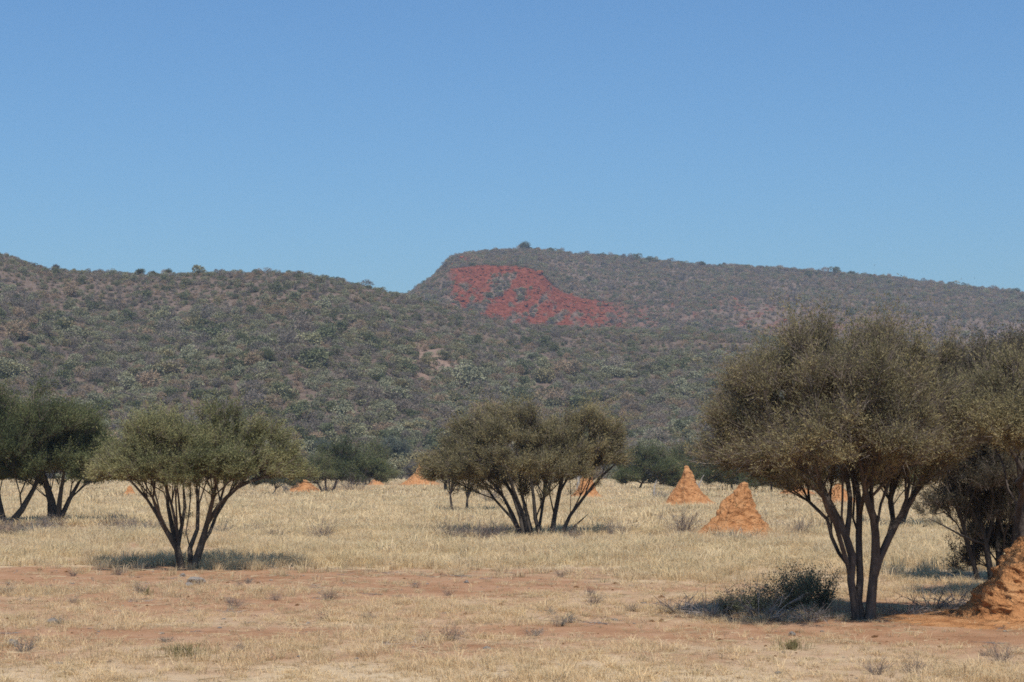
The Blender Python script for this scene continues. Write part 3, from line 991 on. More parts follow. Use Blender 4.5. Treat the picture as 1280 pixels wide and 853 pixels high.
# middle tree
build_tree('fan_thorn_tree', 'broad brownish thorn tree whose many black stems fan out from one base', 'tree', (678, 670),
    [[(652, 669, 0, .07), (642, 647, 0, .065), (631, 621, -.2, .055), (616, 599, -.3, .045), (588, 582, -.4, .025)],
     [(656, 669, .1, .075), (648, 632, .3, .065), (636, 600, .5, .045), (610, 575, .8, .025)],
     [(661, 669, -.1, .07), (652, 640, -.3, .06), (640, 610, -.6, .05), (628, 575, -1.0, .025)],
     [(666, 669, .2, .07), (656, 629, .4, .06), (650, 591, .6, .045), (645, 555, .8, .025)],
     [(676, 668, -.1, .07), (667, 640, -.1, .06), (659, 610, -.2, .05), (668, 572, -.2, .03)],
     [(672, 669, .3, .05), (678, 635, .8, .045), (684, 600, 1.2, .035), (690, 560, 1.4, .02)],
     [(689, 668, 0, .085), (694, 645, 0, .075), (699, 622, 0, .07), (700, 595, .1, .055), (707, 567, .1, .035)],
     [(700, 669, 0, .07), (719, 646, 0, .06), (729, 614, 0, .052), (744, 593, .1, .04), (772, 578, .1, .02)],
     [(706, 668, 0, .04), (722, 655, -.1, .03), (735, 643, -.2, .018)],
     [(699, 622, 0, .04), (714, 600, .5, .035), (728, 575, .8, .02)],
     [(654, 668, 0, .05), (636, 650, .2, .04), (622, 622, .6, .035), (602, 600, 1.0, .022)]],
    [(672, 605, .5, 24, 24, .4), (622, 606, .3, 46, 13, .5)],
    820, .066, 4, M['leaf_brown'], M['twig_brown'], M['bark_black'], twigs=12, lpt=11, twig_len=.36, up=.5, bare_twigs=4500, domes=[(642, 0, 98, 516, 586, 630), (725, .1, 58, 520, 576, 612), (764, 0, 32, 548, 578, 590, .5), (588, .3, 46, 545, 594, 608, .7)])

# right tree
build_tree('big_thorn_tree', 'largest thorn tree with brownish open crown, several grey trunks and a shrub at its foot', 'tree', (1078, 775),
    [[(1070, 773, 0, .055), (1065, 745, 0, .052), (1062, 715, 0, .05), (1060, 656, 0, .045), (1036, 621, 0, .035), (1012, 604, -.1, .028), (975, 570, -.2, .015)],
     [(1060, 660, 0, .042), (1068, 616, .2, .038), (1058, 570, .4, .028), (1040, 520, .5, .016)],
     [(1078, 774, .05, .06), (1073, 700, .1, .052), (1076, 636, .1, .045), (1066, 600, .3, .038), (1050, 545, .5, .024)],
     [(1088, 773, 0, .075), (1093, 735, 0, .068), (1098, 695, 0, .065), (1095, 656, -.1, .055), (1078, 612, -.3, .045), (1070, 560, -.5, .03), (1085, 490, -.5, .016)],
     [(1096, 708, 0, .055), (1110, 666, 0, .055), (1135, 636, .1, .045), (1147, 610, .1, .038), (1172, 580, .2, .022), (1190, 540, .3, .012)],
     [(1110, 666, 0, .04), (1112, 630, .4, .038), (1120, 590, .7, .028), (1130, 530, .9, .016)],
     [(1076, 640, .1, .035), (1085, 600, -.5, .03), (1105, 550, -1.0, .02)],
     [(1036, 621, 0, .03), (1015, 590, .6, .024), (985, 545, 1.0, .014)]],
    [],
    1180, .038, 5, M['leaf_brown'], M['twig_brown'], M['bark_grey'], twigs=12, lpt=9, twig_len=.32, up=.35, spread=1.25, bare_twigs=16000, shell=.3, sides=11, domes=[(1040, 0, 150, 420, 566, 640), (950, -.1, 66, 448, 562, 588, .9), (1085, .2, 95, 412, 510, 575, .9), (1150, .1, 66, 440, 582, 626, .9), (1040, .5, 110, 480, 600, 640, .5)])

# right edge trees
build_tree('thicket_thorn_tree', 'very dark dense thorn tree with low branches behind the big orange mound at right', 'tree', (1240, 728),
    [[(1224, 728, 0, .04), (1212, 690, 0, .035), (1207, 655, 0, .03), (1195, 620, 0, .02)],
     [(1240, 728, 0, .06), (1235, 690, 0, .055), (1225, 655, 0, .05), (1208, 622, -.2, .03), (1185, 600, -.4, .016)],
     [(1252, 728, 0, .06), (1249, 680, .2, .055), (1250, 620, .3, .045), (1240, 560, .4, .025)],
     [(1258, 728, 0, .07), (1268, 660, -.1, .06), (1285, 605, -.2, .045), (1300, 540, -.3, .025)],
     [(1235, 690, 0, .03), (1213, 680, -.3, .025), (1190, 662, -.6, .018), (1160, 648, -.9, .01)]],
    [(1248, 525, 0, 72, 85), (1215, 605, 0, 60, 44), (1290, 600, 0, 60, 75), (1190, 632, 0, 38, 16, .5), (1325, 510, 0, 60, 90), (1240, 640, .4, 50, 40), (1255, 482, 0, 60, 36), (1290, 665, .6, 50, 40), (1225, 490, -.2, 50, 54), (1195, 500, .3, 36, 50), (1200, 575, 0, 40, 40), (1205, 540, 0, 40, 45), (1235, 672, .2, 36, 26, .8), (1262, 690, .5, 34, 30, .8), (1215, 690, .4, 26, 24, .5), (1275, 560, -.6, 60, 60)],
    2300, .042, 6, M['leaf_dusky'], M['twig_brown'], M['bark_black'], twigs=11, lpt=9, twig_len=.26, up=.3, bare_twigs=5000)
build_tree('grey_trunk_tree', 'tree at the right edge with a straight grey trunk beside the big orange mound', 'tree', (1281, 752),
    [[(1281, 752, 0, .075), (1279, 700, 0, .07), (1277, 650, 0, .066), (1279, 600, .1, .06), (1290, 540, .1, .04), (1310, 490, .1, .02)],
     [(1279, 605, .1, .045), (1262, 560, -.2, .035), (1240, 510, -.3, .018)]],
    [(1245, 490, -.3, 45, 40)],
    720, .042, 7, M['leaf_brown'], M['twig_brown'], M['bark_grey'], twigs=11, lpt=9, twig_len=.26, up=.3, bare_twigs=3500, domes=[(1305, -3.7, 110, 472, 545, 572, 1.0), (1300, 0, 90, 465, 530, 580)])
build_tree('thorn_tree', 'small dark thorn tree glimpsed behind the grey trunks of the largest tree', 'tree', (1128, 660),
    [[(1124, 660, 0, .12), (1128, 640, 0, .11), (1138, 618, 0, .09), (1150, 600, 0, .05)], [(1118, 660, 0, .08), (1116, 630, 0, .06), (1112, 605, 0, .04)]],
    [(1140, 590, 0, 48, 26), (1110, 585, 0, 36, 24)],
    130, .09, 8, M['leaf_dark'], M['twig_brown'], M['bark_black'], twigs=11, lpt=10, twig_len=.42)

# distant trees on the plain
BG = [
    ('thorn_tree', 'round dark green tree, broadest of the far clump left of centre', (415, 615), [(432, 580, 0, 44, 22), (418, 592, -1, 28, 12), (450, 590, 0, 30, 16)], 'leaf_dark', 'bark_black', 220, .2, .14, [(416, 615), (417, 600), (426, 585)], [(408, 614), (404, 602), (405, 590)]),
    ('thorn_tree', 'rounded dark tree at the right end of the far clump left of centre', (462, 607), [(464, 582, 0, 20, 22), (455, 590, 0, 18, 14)], 'leaf_green', 'bark_black', 130, .25, .16, [(463, 607), (464, 595), (462, 585)], [(458, 607), (455, 596), (452, 588)]),
    ('thorn_tree', 'small bluish green tree with slanting stem in front of a low red mound', (404, 618), [(388, 588, 0, 26, 14), (375, 594, 0, 16, 9)], 'leaf_green', 'bark_dark', 110, .15, .09, [(404, 618), (400, 606), (392, 596)], None),
    ('thorn_tree', 'small pale grey green tree on one thin stem right of the umbrella tree', (342, 620), [(342, 599, 0, 20, 10)], 'leaf_sage', 'bark_grey', 80, .14, .07, [(341, 620), (343, 608), (342, 600)], None),
    ('slim_tree', 'slim tree with a thin pale brown stem left of the fan shaped tree', (565, 643), [(562, 588, 0, 17, 12), (568, 580, .3, 15, 12)], 'leaf_brown', 'bark_grey', 90, .11, .06, [(566, 643), (563, 620), (561, 598)], None),
    ('slim_tree', 'slim tree with a dark stem closest to the left of the fan shaped tree', (583, 641), [(590, 585, 0, 28, 14), (600, 590, .3, 20, 10)], 'leaf_green', 'bark_dark', 100, .11, .07, [(583, 641), (585, 620), (586, 600)], None),
    ('thorn_tree', 'thick stumpy trunked tree half hidden behind the two slim trees', (558, 616), [(562, 590, 0, 20, 12)], 'leaf_brown', 'bark_dark', 70, .18, .2, [(558, 616), (557, 604), (560, 594)], None),
    ('thorn_tree', 'soft green bushy tree just right of the fan shaped tree', (798, 614), [(812, 586, 0, 34, 22), (790, 594, 0, 22, 14), (830, 595, 0, 20, 16)], 'leaf_green', 'bark_black', 170, .19, .1, [(798, 614), (804, 602), (810, 592)], None),
    ('thorn_tree', 'soft green bushy tree directly behind the tall pointed mound', (868, 610), [(868, 582, 0, 36, 22), (845, 590, 0, 20, 16), (888, 590, 0, 24, 16)], 'leaf_green', 'bark_black', 180, .2, .1, [(868, 610), (868, 598), (866, 588)], None),
    ('thorn_tree', 'dusky green tree between the two pointed mounds and the largest tree', (915, 616), [(915, 588, 0, 34, 22), (940, 596, 0, 22, 14)], 'leaf_dark', 'bark_black', 160, .18, .1, [(915, 616), (916, 602), (918, 592)], None),
    ('thorn_tree', 'dark bush like tree under the left fringe of the largest tree', (965, 618), [(965, 592, 0, 32, 20), (990, 600, 0, 20, 12)], 'leaf_dark', 'bark_black', 140, .17, .1, [(965, 618), (966, 605), (968, 596)], None),
]
for i, (nm, lab, base, doms, lm, bk, nt_, lf, r0, s1, s2) in enumerate(BG):
    st = [[(p[0], p[1], 0, r0 * (1 - .3 * j)) for j, p in enumerate(s1)]]
    if s2:
        st.append([(p[0], p[1], .4, r0 * .7 * (1 - .3 * j)) for j, p in enumerate(s2)])
    Yb = gdist(base[1])
    doms = [(d[0], d[2], d[3], d[1] - d[4] * 1.05, d[1] + d[4] * .55, d[1] + d[4] * .95) for d in doms]
    build_tree(nm, lab, 'tree', base, st, [], nt_ * 2, lf * .75, 40 + i, M[lm], M['twig_brown'], M[bk], twigs=10, lpt=9, twig_len=.0038 * Yb, up=.35, tip_r=.012, sides=7,
               step=.02 * Yb * .5, domes=doms)


# ------------------------------------------------------------------ far bushes: belt at the hill foot and trees on the crests
def bush_meshes(seed, leafm, twigm, n=120, leaf=.13, h=3.2, rad=2.0):
    rng = np.random.default_rng(seed)
    lob = [(rng.uniform(-.8, .8) * rad * .5, rng.uniform(-.8, .8) * rad * .5, h * rng.uniform(.45, .7), rad * rng.uniform(.5, .75), rad * rng.uniform(.5, .75), h * rng.uniform(.25, .38)) for _ in range(5)]
    tips, w = sample_lobes(lob, n, rng, .3)
    tips[:, 2] = np.maximum(tips[:, 2], .25)
    st = [[(rng.normal(0, .15), rng.normal(0, .15), -.1, .08), (rng.normal(0, .5), rng.normal(0, .5), h * .3, .06), (rng.normal(0, .9), rng.normal(0, .9), h * .6, .03)] for _ in range(4)]
    P, D, par, r, tipn, nch = skeleton(st, tips, rng, .35, .014)
    a = MB(); tubes_from(a, P, par, r, 5, 0)
    cr = MB()
    T = np.repeat(tipn, 6); m = len(T)
    td = unit(D[T] * .4 + rng.normal(size=(m, 3)) * .7 + np.array([0, 0, .5])); A = P[T]; B = A + td * (.6 * np.exp(rng.normal(0, .3, m)))[:, None]
    ribbons(cr, A, B, .02, rng, 1, rng.uniform(0, 1, m))
    k = 16
    C = (A[:, None] + (B - A)[:, None] * rng.uniform(.1, 1, (m, k, 1))).reshape(-1, 3) + rng.normal(0, .1, (m * k, 3))
    leaves(cr, C, np.repeat(td, k, 0) * .5 + rng.normal(size=(m * k, 3)), leaf * rng.uniform(.6, 1.4, m * k), leaf * .3, rng, 0, rng.uniform(0, 1, m * k))
    return a.mesh('stems', [M['bark_dark']], True), cr.mesh('crown', [leafm, twigm])


BUSH = {
    'grey': [bush_meshes(500 + i, M['leaf_grey'], M['twig_purple']) for i in range(3)],
    'sage': [bush_meshes(510 + i, M['leaf_sage'], M['twig_grey']) for i in range(3)],
    'dark': [bush_meshes(520 + i, M['leaf_dark'], M['twig_brown']) for i in range(2)],
    'green': [bush_meshes(530 + i, M['leaf_green'], M['twig_brown']) for i in range(2)],
}


def place_bush(name, label, cat, kind, loc, size, rng, group, flat=False):
    mes = BUSH[kind][rng.integers(0, len(BUSH[kind]))]
    o = empty(name, loc, label, cat, group)
    o.rotation_euler = (0, 0, rng.uniform(0, 6.28))
    o.scale = (size * rng.uniform(.9, 1.15), size * rng.uniform(.9, 1.15), size * rng.uniform(.85, 1.1))
    for nm, me in (('stems', mes[0]), ('crown', mes[1])):
        c = bpy.data.objects.new(nm, me); COL.objects.link(c); c.parent = o
    if flat:
        o.scale = (size * 1.15, size * 1.15, size * 1.15)
    return o


rng = np.random.default_rng(600)
BELT = {'grey': 'grey leafless thorn bush in the belt along the foot of the hills', 'sage': 'pale sage green bush in the belt along the foot of the hills',
        'dark': 'dark green bush in the belt along the foot of the hills'}
for i in range(68):
    px = -120 + i * 22 + rng.uniform(-7, 7)
    if 370 < px < 480 and i % 2:
        continue
    Y = rng.uniform(255, 318)
    kd = rng.choice(['grey', 'grey', 'grey', 'sage', 'sage', 'dark'] if not 470 < px < 560 else ['grey', 'grey', 'sage'])
    x = (px - 640) / FPX * Y
    z = max(float(hill_height(x, Y)), 0) if Y > 265 else 0.0
    place_bush('foot_bush', BELT[kd], 'bush', kd, (x, Y, z - .05), rng.uniform(.75, 1.35) * (1.25 if kd == 'dark' else 1.0), rng, kd + ' bushes along the hill foot')

CREST = [(657, 'ridge', 'flat topped little tree standing alone on the highest crest of the red faced hill', 1150, 2.0, 'dark'),
         (176, 'front', 'dark bush breaking the left hill skyline, left of a row of three', 566, .8, 'dark'), (192, 'front', 'dark bush breaking the left hill skyline, middle of a row of three', 566, .6, 'dark'),
         (209, 'front', 'dark bush breaking the left hill skyline, right of a row of three', 566, .75, 'green'), (70, 'front', 'round bush on the skyline where the left hill starts to climb', 564, .7, 'grey'),
         (825, 'ridge', 'small dark bush on the crest midway along the far hill', 1150, 1.0, 'dark'), (877, 'ridge', 'broad clump bush on the far hill crest above the red patches', 1150, 1.5, 'dark'),
         (905, 'ridge', 'low bush on the far hill crest right of the broad clump', 1150, 1.2, 'grey'), (932, 'ridge', 'last bush in the crest row before the far hill dips', 1150, 1.0, 'dark'),
         (1063, 'ridge', 'round dark tree alone on the far hill skyline above the largest tree', 1150, 1.5, 'dark'), (1271, 'ridge', 'bush on the far hill skyline at the right photo edge', 1150, 1.5, 'dark'),
         (700, 'ridge', 'small round bush on the crest right of the lone flat topped tree', 1150, .9, 'grey'), (780, 'ridge', 'faint low bush on the crest above the rubble slope', 1150, .8, 'grey')]
for (px, w, lab, Y, s, kd) in CREST:
    x = (px - 640) / FPX / .995 * Y
    if w == 'front':
        ys = np.linspace(500, 700, 200); zz = hill_height(ys / Y * x, ys); Yb = float(ys[np.argmax((zz - CAMH) / ys)])
    else:
        Yb = Y - 3
    x = (px - 640) / FPX / .995 * Yb
    place_bush('crest_tree' if 'tree' in lab.split(' standing')[0] else 'crest_bush', lab, 'tree' if 'tree' in lab.split(' standing')[0] and 'bush' not in lab else 'bush', kd,
               (x, Yb, float(hill_height(x, Yb)) - .2), s * .9, rng, 'trees and bushes on the hill crests', px == 657)
HILLSPOT = [(72, 418, 'single dark green tree low on the left hillside', 1.3, 'dark'), (330, 455, 'dark bush standing out in the middle of the left hillside', 1.1, 'dark'), (300, 432, 'bright green rounded bush on the left hillside', 1.0, 'green')]
for (px, py, lab, s, kd) in HILLSPOT:
    ys = np.linspace(300, 560, 400); xs = (px - 640) / FPX * ys
    zz = hill_height(xs, ys); pyy = 426.5 - FPX * np.tan(np.arctan2(zz - CAMH, ys) - PITCH)
    j = int(np.argmin(np.abs(pyy - py)))
    place_bush('hillside_tree' if 'tree' in lab else 'hillside_bush', lab, 'tree' if 'tree' in lab else 'bush', kd, (xs[j], ys[j], zz[j] - .1), s, rng, None)


# ------------------------------------------------------------------ termite mounds
def mound(label, rows, seed, rough=.12, depth=.9, apron=1.0, name='termite_mound', chunk=0.0, tris=(56, 72), grit=1.0):
    """rows: (py, left px, right px) from the tip down; the last row is the foot on the ground."""
    rows = np.array(rows, float)
    Yf = gdist(rows[-1, 0])
    half = (rows[-1, 2] - rows[-1, 1]) / 2 * Yf / FPX * depth * .55
    Y = Yf + half * .8
    k = Y / FPX
    nz, na = tris
    t = np.linspace(0, 1, nz) ** .9
    py = rows[0, 0] + (rows[-1, 0] - rows[0, 0]) * t
    l = np.interp(py, rows[:, 0], rows[:, 1]); r = np.interp(py, rows[:, 0], rows[:, 2])
    cx = (l + r) / 2; rad = (r - l) / 2 * k
    ox = (cx[-1] - 640) * k
    x0 = (cx - 640) * k - ox
    ztop = zpix(rows[0, 0], Y)
    z = ztop * (1 - t) ** 1.0 - .04 * t
    z = (zpix(py, Y) - zpix(rows[-1, 0], Y)) * ztop / max(zpix(rows[0, 0], Y) - zpix(rows[-1, 0], Y), .01) - .05 * t
    a = np.linspace(0, 2 * np.pi, na, endpoint=False)
    A, Z = np.meshgrid(a, z)
    Rr = rad[:, None] * np.ones_like(A)
    cxm = x0[:, None]
    dy = depth
    X = cxm + Rr * np.cos(A); Yv = Rr * dy * np.sin(A)
    H = ztop
    f = (3.2 if not chunk or H > 2.2 else 2.6) / H
    n1 = fbm(X * f + seed, Yv * f, Z * f, seed, 4) - .5
    n2 = vnoise(np.cos(A) * 3.2 + seed, np.sin(A) * 3.2, Z * f * .35, seed + 9) - .5      # rills running down
    n3 = fbm(X * f * 4, Yv * f * 4, Z * f * 4, seed + 3, 3) - .5
    disp = H * (rough * n1 + rough * .8 * n2 * sstep(0, .5, t)[:, None] + rough * .55 * grit * n3)
    if chunk:
        q = fbm(X * f * 1.4 + 5, Yv * f * 1.4, Z * f * 1.0, seed + 30, 2)
        disp = disp + chunk * H * (np.floor(q * 7) / 7 - .45)
    disp = disp * sstep(0, .08, t)[:, None] * (1 - .55 * sstep(.85, 1, t))[:, None]
    X = X + disp * np.cos(A); Yv = Yv + disp * np.sin(A) * dy
    Z = Z + disp * .25 * (1 - sstep(.9, 1, t))[:, None]
    # apron of washed-down soil
    ap = []
    for s_, zz in ((1.12, .035), (1.3, .02), (1.6, -.03)):
        wob = 1 + .3 * (vnoise(np.cos(a) * 2 + seed, np.sin(a) * 2, 0 * a, seed + 5) - .5)
        ap.append((x0[-1] + rad[-1] * (1 + (s_ - 1) * apron) * np.cos(a) * wob, rad[-1] * (1 + (s_ - 1) * apron) * dy * np.sin(a) * wob, np.full(na, zz * min(1, H))))
    Z[-1] = .06 * min(1, H)
    X = np.vstack([X] + [q[0] for q in ap]); Yv = np.vstack([Yv] + [q[1] for q in ap]); Z = np.vstack([Z] + [q[2] for q in ap])
    nr = X.shape[0]
    idx = np.arange(nr * na).reshape(nr, na)
    F = np.stack([idx[:-1], idx[1:], np.roll(idx, -1, 1)[1:], np.roll(idx, -1, 1)[:-1]], -1).reshape(-1, 4)
    mb = MB()
    V = np.stack([X, Yv, Z], -1).reshape(-1, 3)
    mb.add(np.vstack([V, [[x0[0], 0, Z[0].mean() + rad[0] * .4]]]), F)
    ntop = nr * na
    mb.t.append(np.stack([idx[0], np.roll(idx[0], -1), np.full(na, ntop)], -1).astype(np.int32)); mb.tm.append(np.zeros(na, np.int32)); mb.ta.append(np.full(na, .5, np.float32))
    o = mb.build(name, [M['mound']], None, True)
    o.location = (ox, Y, 0)
    return tag(o, label, 'termite mound', 'termite mounds on the plain')


mound('broad ochre termite mound with a blunt leaning peak and crumbling right face', [(604, 925, 934), (612, 918, 938), (622, 911, 940), (635, 900, 943), (648, 892, 948), (656, 889, 953), (664, 876, 964), (671, 852, 984)], 1, .20, .85, chunk=.12)
mound('tall smooth ochre termite mound with a rounded knob tip beside a dead stick', [(583, 855, 860), (590, 852, 863), (598, 851, 866), (606, 847, 871), (618, 840, 880), (628, 833, 890), (635, 817, 906)], 2, .13, .9)
mound('slender finger shaped termite mound seen right of the fan shaped tree', [(588, 731, 736), (595, 728, 739), (603, 726, 741), (612, 722, 744), (618, 717, 748), (623, 708, 756)], 3, .09, .9)
mound('far steep pointed termite mound with wide skirt left of the fan shaped tree', [(579, 524, 526), (586, 522, 529), (594, 516, 536), (600, 511, 542), (607, 499, 555)], 4, .13, .9)
mound('small blurry termite mound seen under the crown of the umbrella tree', [(608, 162, 166), (614, 159, 169), (621, 153, 175)], 5, .1)
mound('low eroded termite mound behind the small bluish green tree', [(600, 374, 384), (606, 369, 391), (612, 364, 400), (617, 352, 410)], 6, .14)
mound('low worn termite mound at the foot of the far clump of trees', [(600, 466, 474), (605, 462, 480), (609, 455, 492)], 7, .12)
mound('ochre termite mound glimpsed between the trunks of the largest tree', [(606, 1042, 1050), (614, 1036, 1056), (622, 1030, 1064), (629, 1020, 1072)], 8, .12)
mound('low flat termite mound under the left fringe of the largest tree', [(609, 985, 1003), (615, 975, 1014), (621, 962, 1026)], 9, .12)
mound('big crumbling orange termite mound at the right edge in tree shade', [(668, 1282, 1300), (678, 1270, 1310), (690, 1262, 1320), (704, 1254, 1326), (714, 1246, 1330), (723, 1240, 1334), (732, 1224, 1342), (742, 1214, 1352), (755, 1205, 1366), (767, 1192, 1382), (777, 1172, 1400)],
      10, .20, .85, apron=1.5, chunk=.16, tris=(110, 130), grit=2.0)


# ------------------------------------------------------------------ dead and dry shrubs, green shrubs, sticks, stones
def dry_shrub_mesh(seed, h, rad, n, mats=('twig_purple',), width=.004, leafn=0, leaf=.03, upright=.6):
    rng = np.random.default_rng(seed)
    mb = MB()
    tot = []
    for i in range(n):
        a = rng.uniform(0, 6.28)
        d = unit(np.array([math.cos(a) * rng.uniform(.2, 1) * rad, math.sin(a) * rng.uniform(.2, 1) * rad, h * rng.uniform(upright * .6, 1)]))
        L = h * rng.uniform(.6, 1.25) if upright > .5 else max(h, rad) * rng.uniform(.6, 1.2)
        p = np.array([math.cos(a), math.sin(a), 0]) * rad * .18 * rng.uniform()
        pts = [p + np.array([0, 0, -.02])]
        for j in range(5):
            d = unit(d + rng.normal(0, .16, 3) + np.array([0, 0, -.05 if upright < .5 else .04]))
            p = pts[-1] + d * L / 5
            p[2] = max(p[2], .01)
            pts.append(p)
        pts = np.array(pts)
        tube(mb, pts, np.linspace(width * 1.5, width * .5, 6), 3, 0, rng.uniform())
        tot.append(pts)
        for b in range(rng.integers(2, 5)):
            k = rng.integers(1, 5)
            d2 = unit(unit(pts[k + 1] - pts[k]) + rng.normal(0, .55, 3) + np.array([0, 0, .2]))
            q = [pts[k]]
            for j in range(3):
                d2 = unit(d2 + rng.normal(0, .2, 3)); q.append(q[-1] + d2 * L * .13)
            q = np.array(q); q[:, 2] = np.maximum(q[:, 2], .01)
            tube(mb, q, np.linspace(width, width * .4, 4), 3, 0, rng.uniform())
            tot.append(q)
    al = np.concatenate([np.repeat(t[1:], 1, 0) for t in tot])
    # fine twiglets
    T = al[rng.integers(0, len(al), n * 12)]
    ribbons(mb, T, T + unit(rng.normal(size=T.shape) + np.array([0, 0, .6])) * (.16 * h * rng.uniform(.4, 1.4, len(T)))[:, None], width * .5, rng, 0, rng.uniform(0, 1, len(T)))
    if leafn:
        T = al[rng.integers(0, len(al), leafn)]
        T = T + rng.normal(0, leaf * 1.2, T.shape); T[:, 2] = np.maximum(T[:, 2], .02)
        leaves(mb, T, rng.normal(size=T.shape) + np.array([0, 0, .9]), leaf * rng.uniform(.6, 1.4, leafn), leaf * .32, rng, 1, rng.uniform(0, 1, leafn))
    return mb.mesh('shrub', [M[m] for m in mats])


DRY = [dry_shrub_mesh(700 + i, .6, .5, 40, ('twig_purple',), .003) for i in range(4)]
DRYG = [dry_shrub_mesh(720 + i, .5, .45, 22, ('twig_grey', 'leaf_sage'), .004, 260, .035) for i in range(3)]


def shrub(name, label, cat, me, px, py, size, rng, group=None, zs=1.0):
    Y = gdist(py)
    p = at(px, py, Y)
    o = bpy.data.objects.new(name, me)
    COL.objects.link(o)
    o.location = (p[0], Y, float(gz(p[0], Y)) - .01)
    o.rotation_euler = (0, 0, rng.uniform(0, 6.28))
    o.scale = (size, size, size * zs)
    return tag(o, label, cat, group)


rng = np.random.default_rng(801)
DS = [(155, 667, 1.5, 'upright dark dead shrub standing right of the left tree shadow'), (205, 668, 1.2, 'faint grey shrub just left of the umbrella tree stems'), (276, 668, 1.3, 'grey shrub just right of the umbrella tree stems'),
      (770, 672, 1.5, 'dark dry shrub right of the fan shaped tree'), (852, 670, 2.0, 'wide purple brown dry shrub left of the broad mound'), (948, 662, 1.5, 'dry shrub against the right side of the broad mound'),
      (905, 679, 1.2, 'grey tuft shrub in front of the broad mound, left one'), (930, 680, 1.2, 'grey tuft shrub in front of the broad mound, right one'), (1000, 672, 1.5, 'bare shrub in the straw right of the broad mound'),
      (570, 677, 1.7, 'low dark shrub left of the fan shaped tree, outer one'), (600, 676, 1.5, 'low dark shrub left of the fan shaped tree, middle one'), (618, 677, 1.5, 'low dark shrub touching the fan shaped tree stems'),
      (714, 679, 1.2, 'dry shrub at the right foot of the fan shaped tree'), (405, 675, 1.5, 'open bare shrub in the straw between the two middle trees'), (345, 674, 1.0, 'small reddish bare shrub in the straw right of the umbrella tree'),
      (318, 668, 1.0, 'small dark shrub in the straw right of the umbrella tree'), (840, 630, 2.2, 'grey shrub at the left foot of the tall smooth mound'), (820, 626, 2.0, 'pale bare shrub left of the tall smooth mound'),
      (443, 616, 4.0, 'dry brown bush below the far clump of trees, right one'), (408, 618, 3.0, 'dry brown bush below the far clump of trees, left one'), (613, 630, 3.0, 'dark brown bush behind the fan shaped tree stems'),
      (540, 606, 4, 'grey bush beside the far steep mound'), (362, 617, 3, 'grey twiggy heap beside the low eroded mound'),
      (8, 745, .75, 'low bush added in place of a shadow at the left edge on bare soil'), (176, 744, .7, 'small dry weed below the umbrella tree, near a green sprig'), (92, 720, .6, 'scrubby dead weed on the bare red soil left of the umbrella tree'),  # first entry: bush added to stand for a shadow's dark patch
      (148, 719, .6, 'flat dead weed on the red soil near the umbrella tree'), (310, 730, .6, 'dry weed right of the grey stones'), (345, 750, .5, 'small wiry weed in the foreground, below the umbrella tree shadow'),
      (405, 775, .5, 'lone wiry weed in the sparse foreground grass'), (460, 775, .5, 'reddish dry weed in the left foreground'), (75, 780, .55, 'grey fallen twig heap in the left foreground'),
      (297, 818, .45, 'small brown weed right of the green tuft'), (560, 745, .5, 'thin dry weed in the centre foreground'), (530, 800, .45, 'dark small weed in the lower centre foreground'),
      (690, 770, .45, 'low grey weed right of centre foreground'), (790, 765, .55, 'bare upright twig left of the shady shrub'), (1095, 845, .7, 'twiggy weed at the bottom right edge, left one'), (1140, 842, .7, 'twiggy weed at the bottom right edge, middle one'),
      (1250, 825, .8, 'twiggy weed at the bottom right edge, right one'), (740, 745, .5, 'dry weed in the straw left of the shady shrub'), (700, 722, .6, 'dry tussock weed below the fan shaped tree'), (520, 735, .5, 'short weed on reddish soil in the centre')]
for i, (px, py, s, lab) in enumerate(DS):
    grey = 'grey' in lab or 'pale' in lab
    shrub('dry_shrub' if s > .9 else 'dry_weed', lab, 'shrub' if s > .9 else 'weed', (DRYG if grey else DRY)[i % (3 if grey else 4)], px, py, s * (.6 if s < .9 else .9), rng, 'dry shrubs and weeds on the plain', .85)
for i in range(15):     # the grey weedy band under the left trees
    shrub('dry_shrub', 'low grey dry shrub in the weedy band below the left trees', 'shrub', (DRY + DRYG)[i % 7], -10 + i * 10 + rng.uniform(-5, 5) + (60 if i > 8 else 0), 664 + rng.uniform(0, 10), rng.uniform(1.0, 1.5), rng, 'weedy band below the left trees', .75)
for i in range(34):    # small wiry weeds through the straw
    px, py = rng.uniform(0, 1280), 585 + 4693 / rng.uniform(20, 62)
    shrub('dry_weed', 'tiny wiry dry weed scattered in the straw', 'weed', (DRY + DRYG)[i % 7], px, py, rng.uniform(.2, .5), rng, 'tiny weeds in the straw', .8)

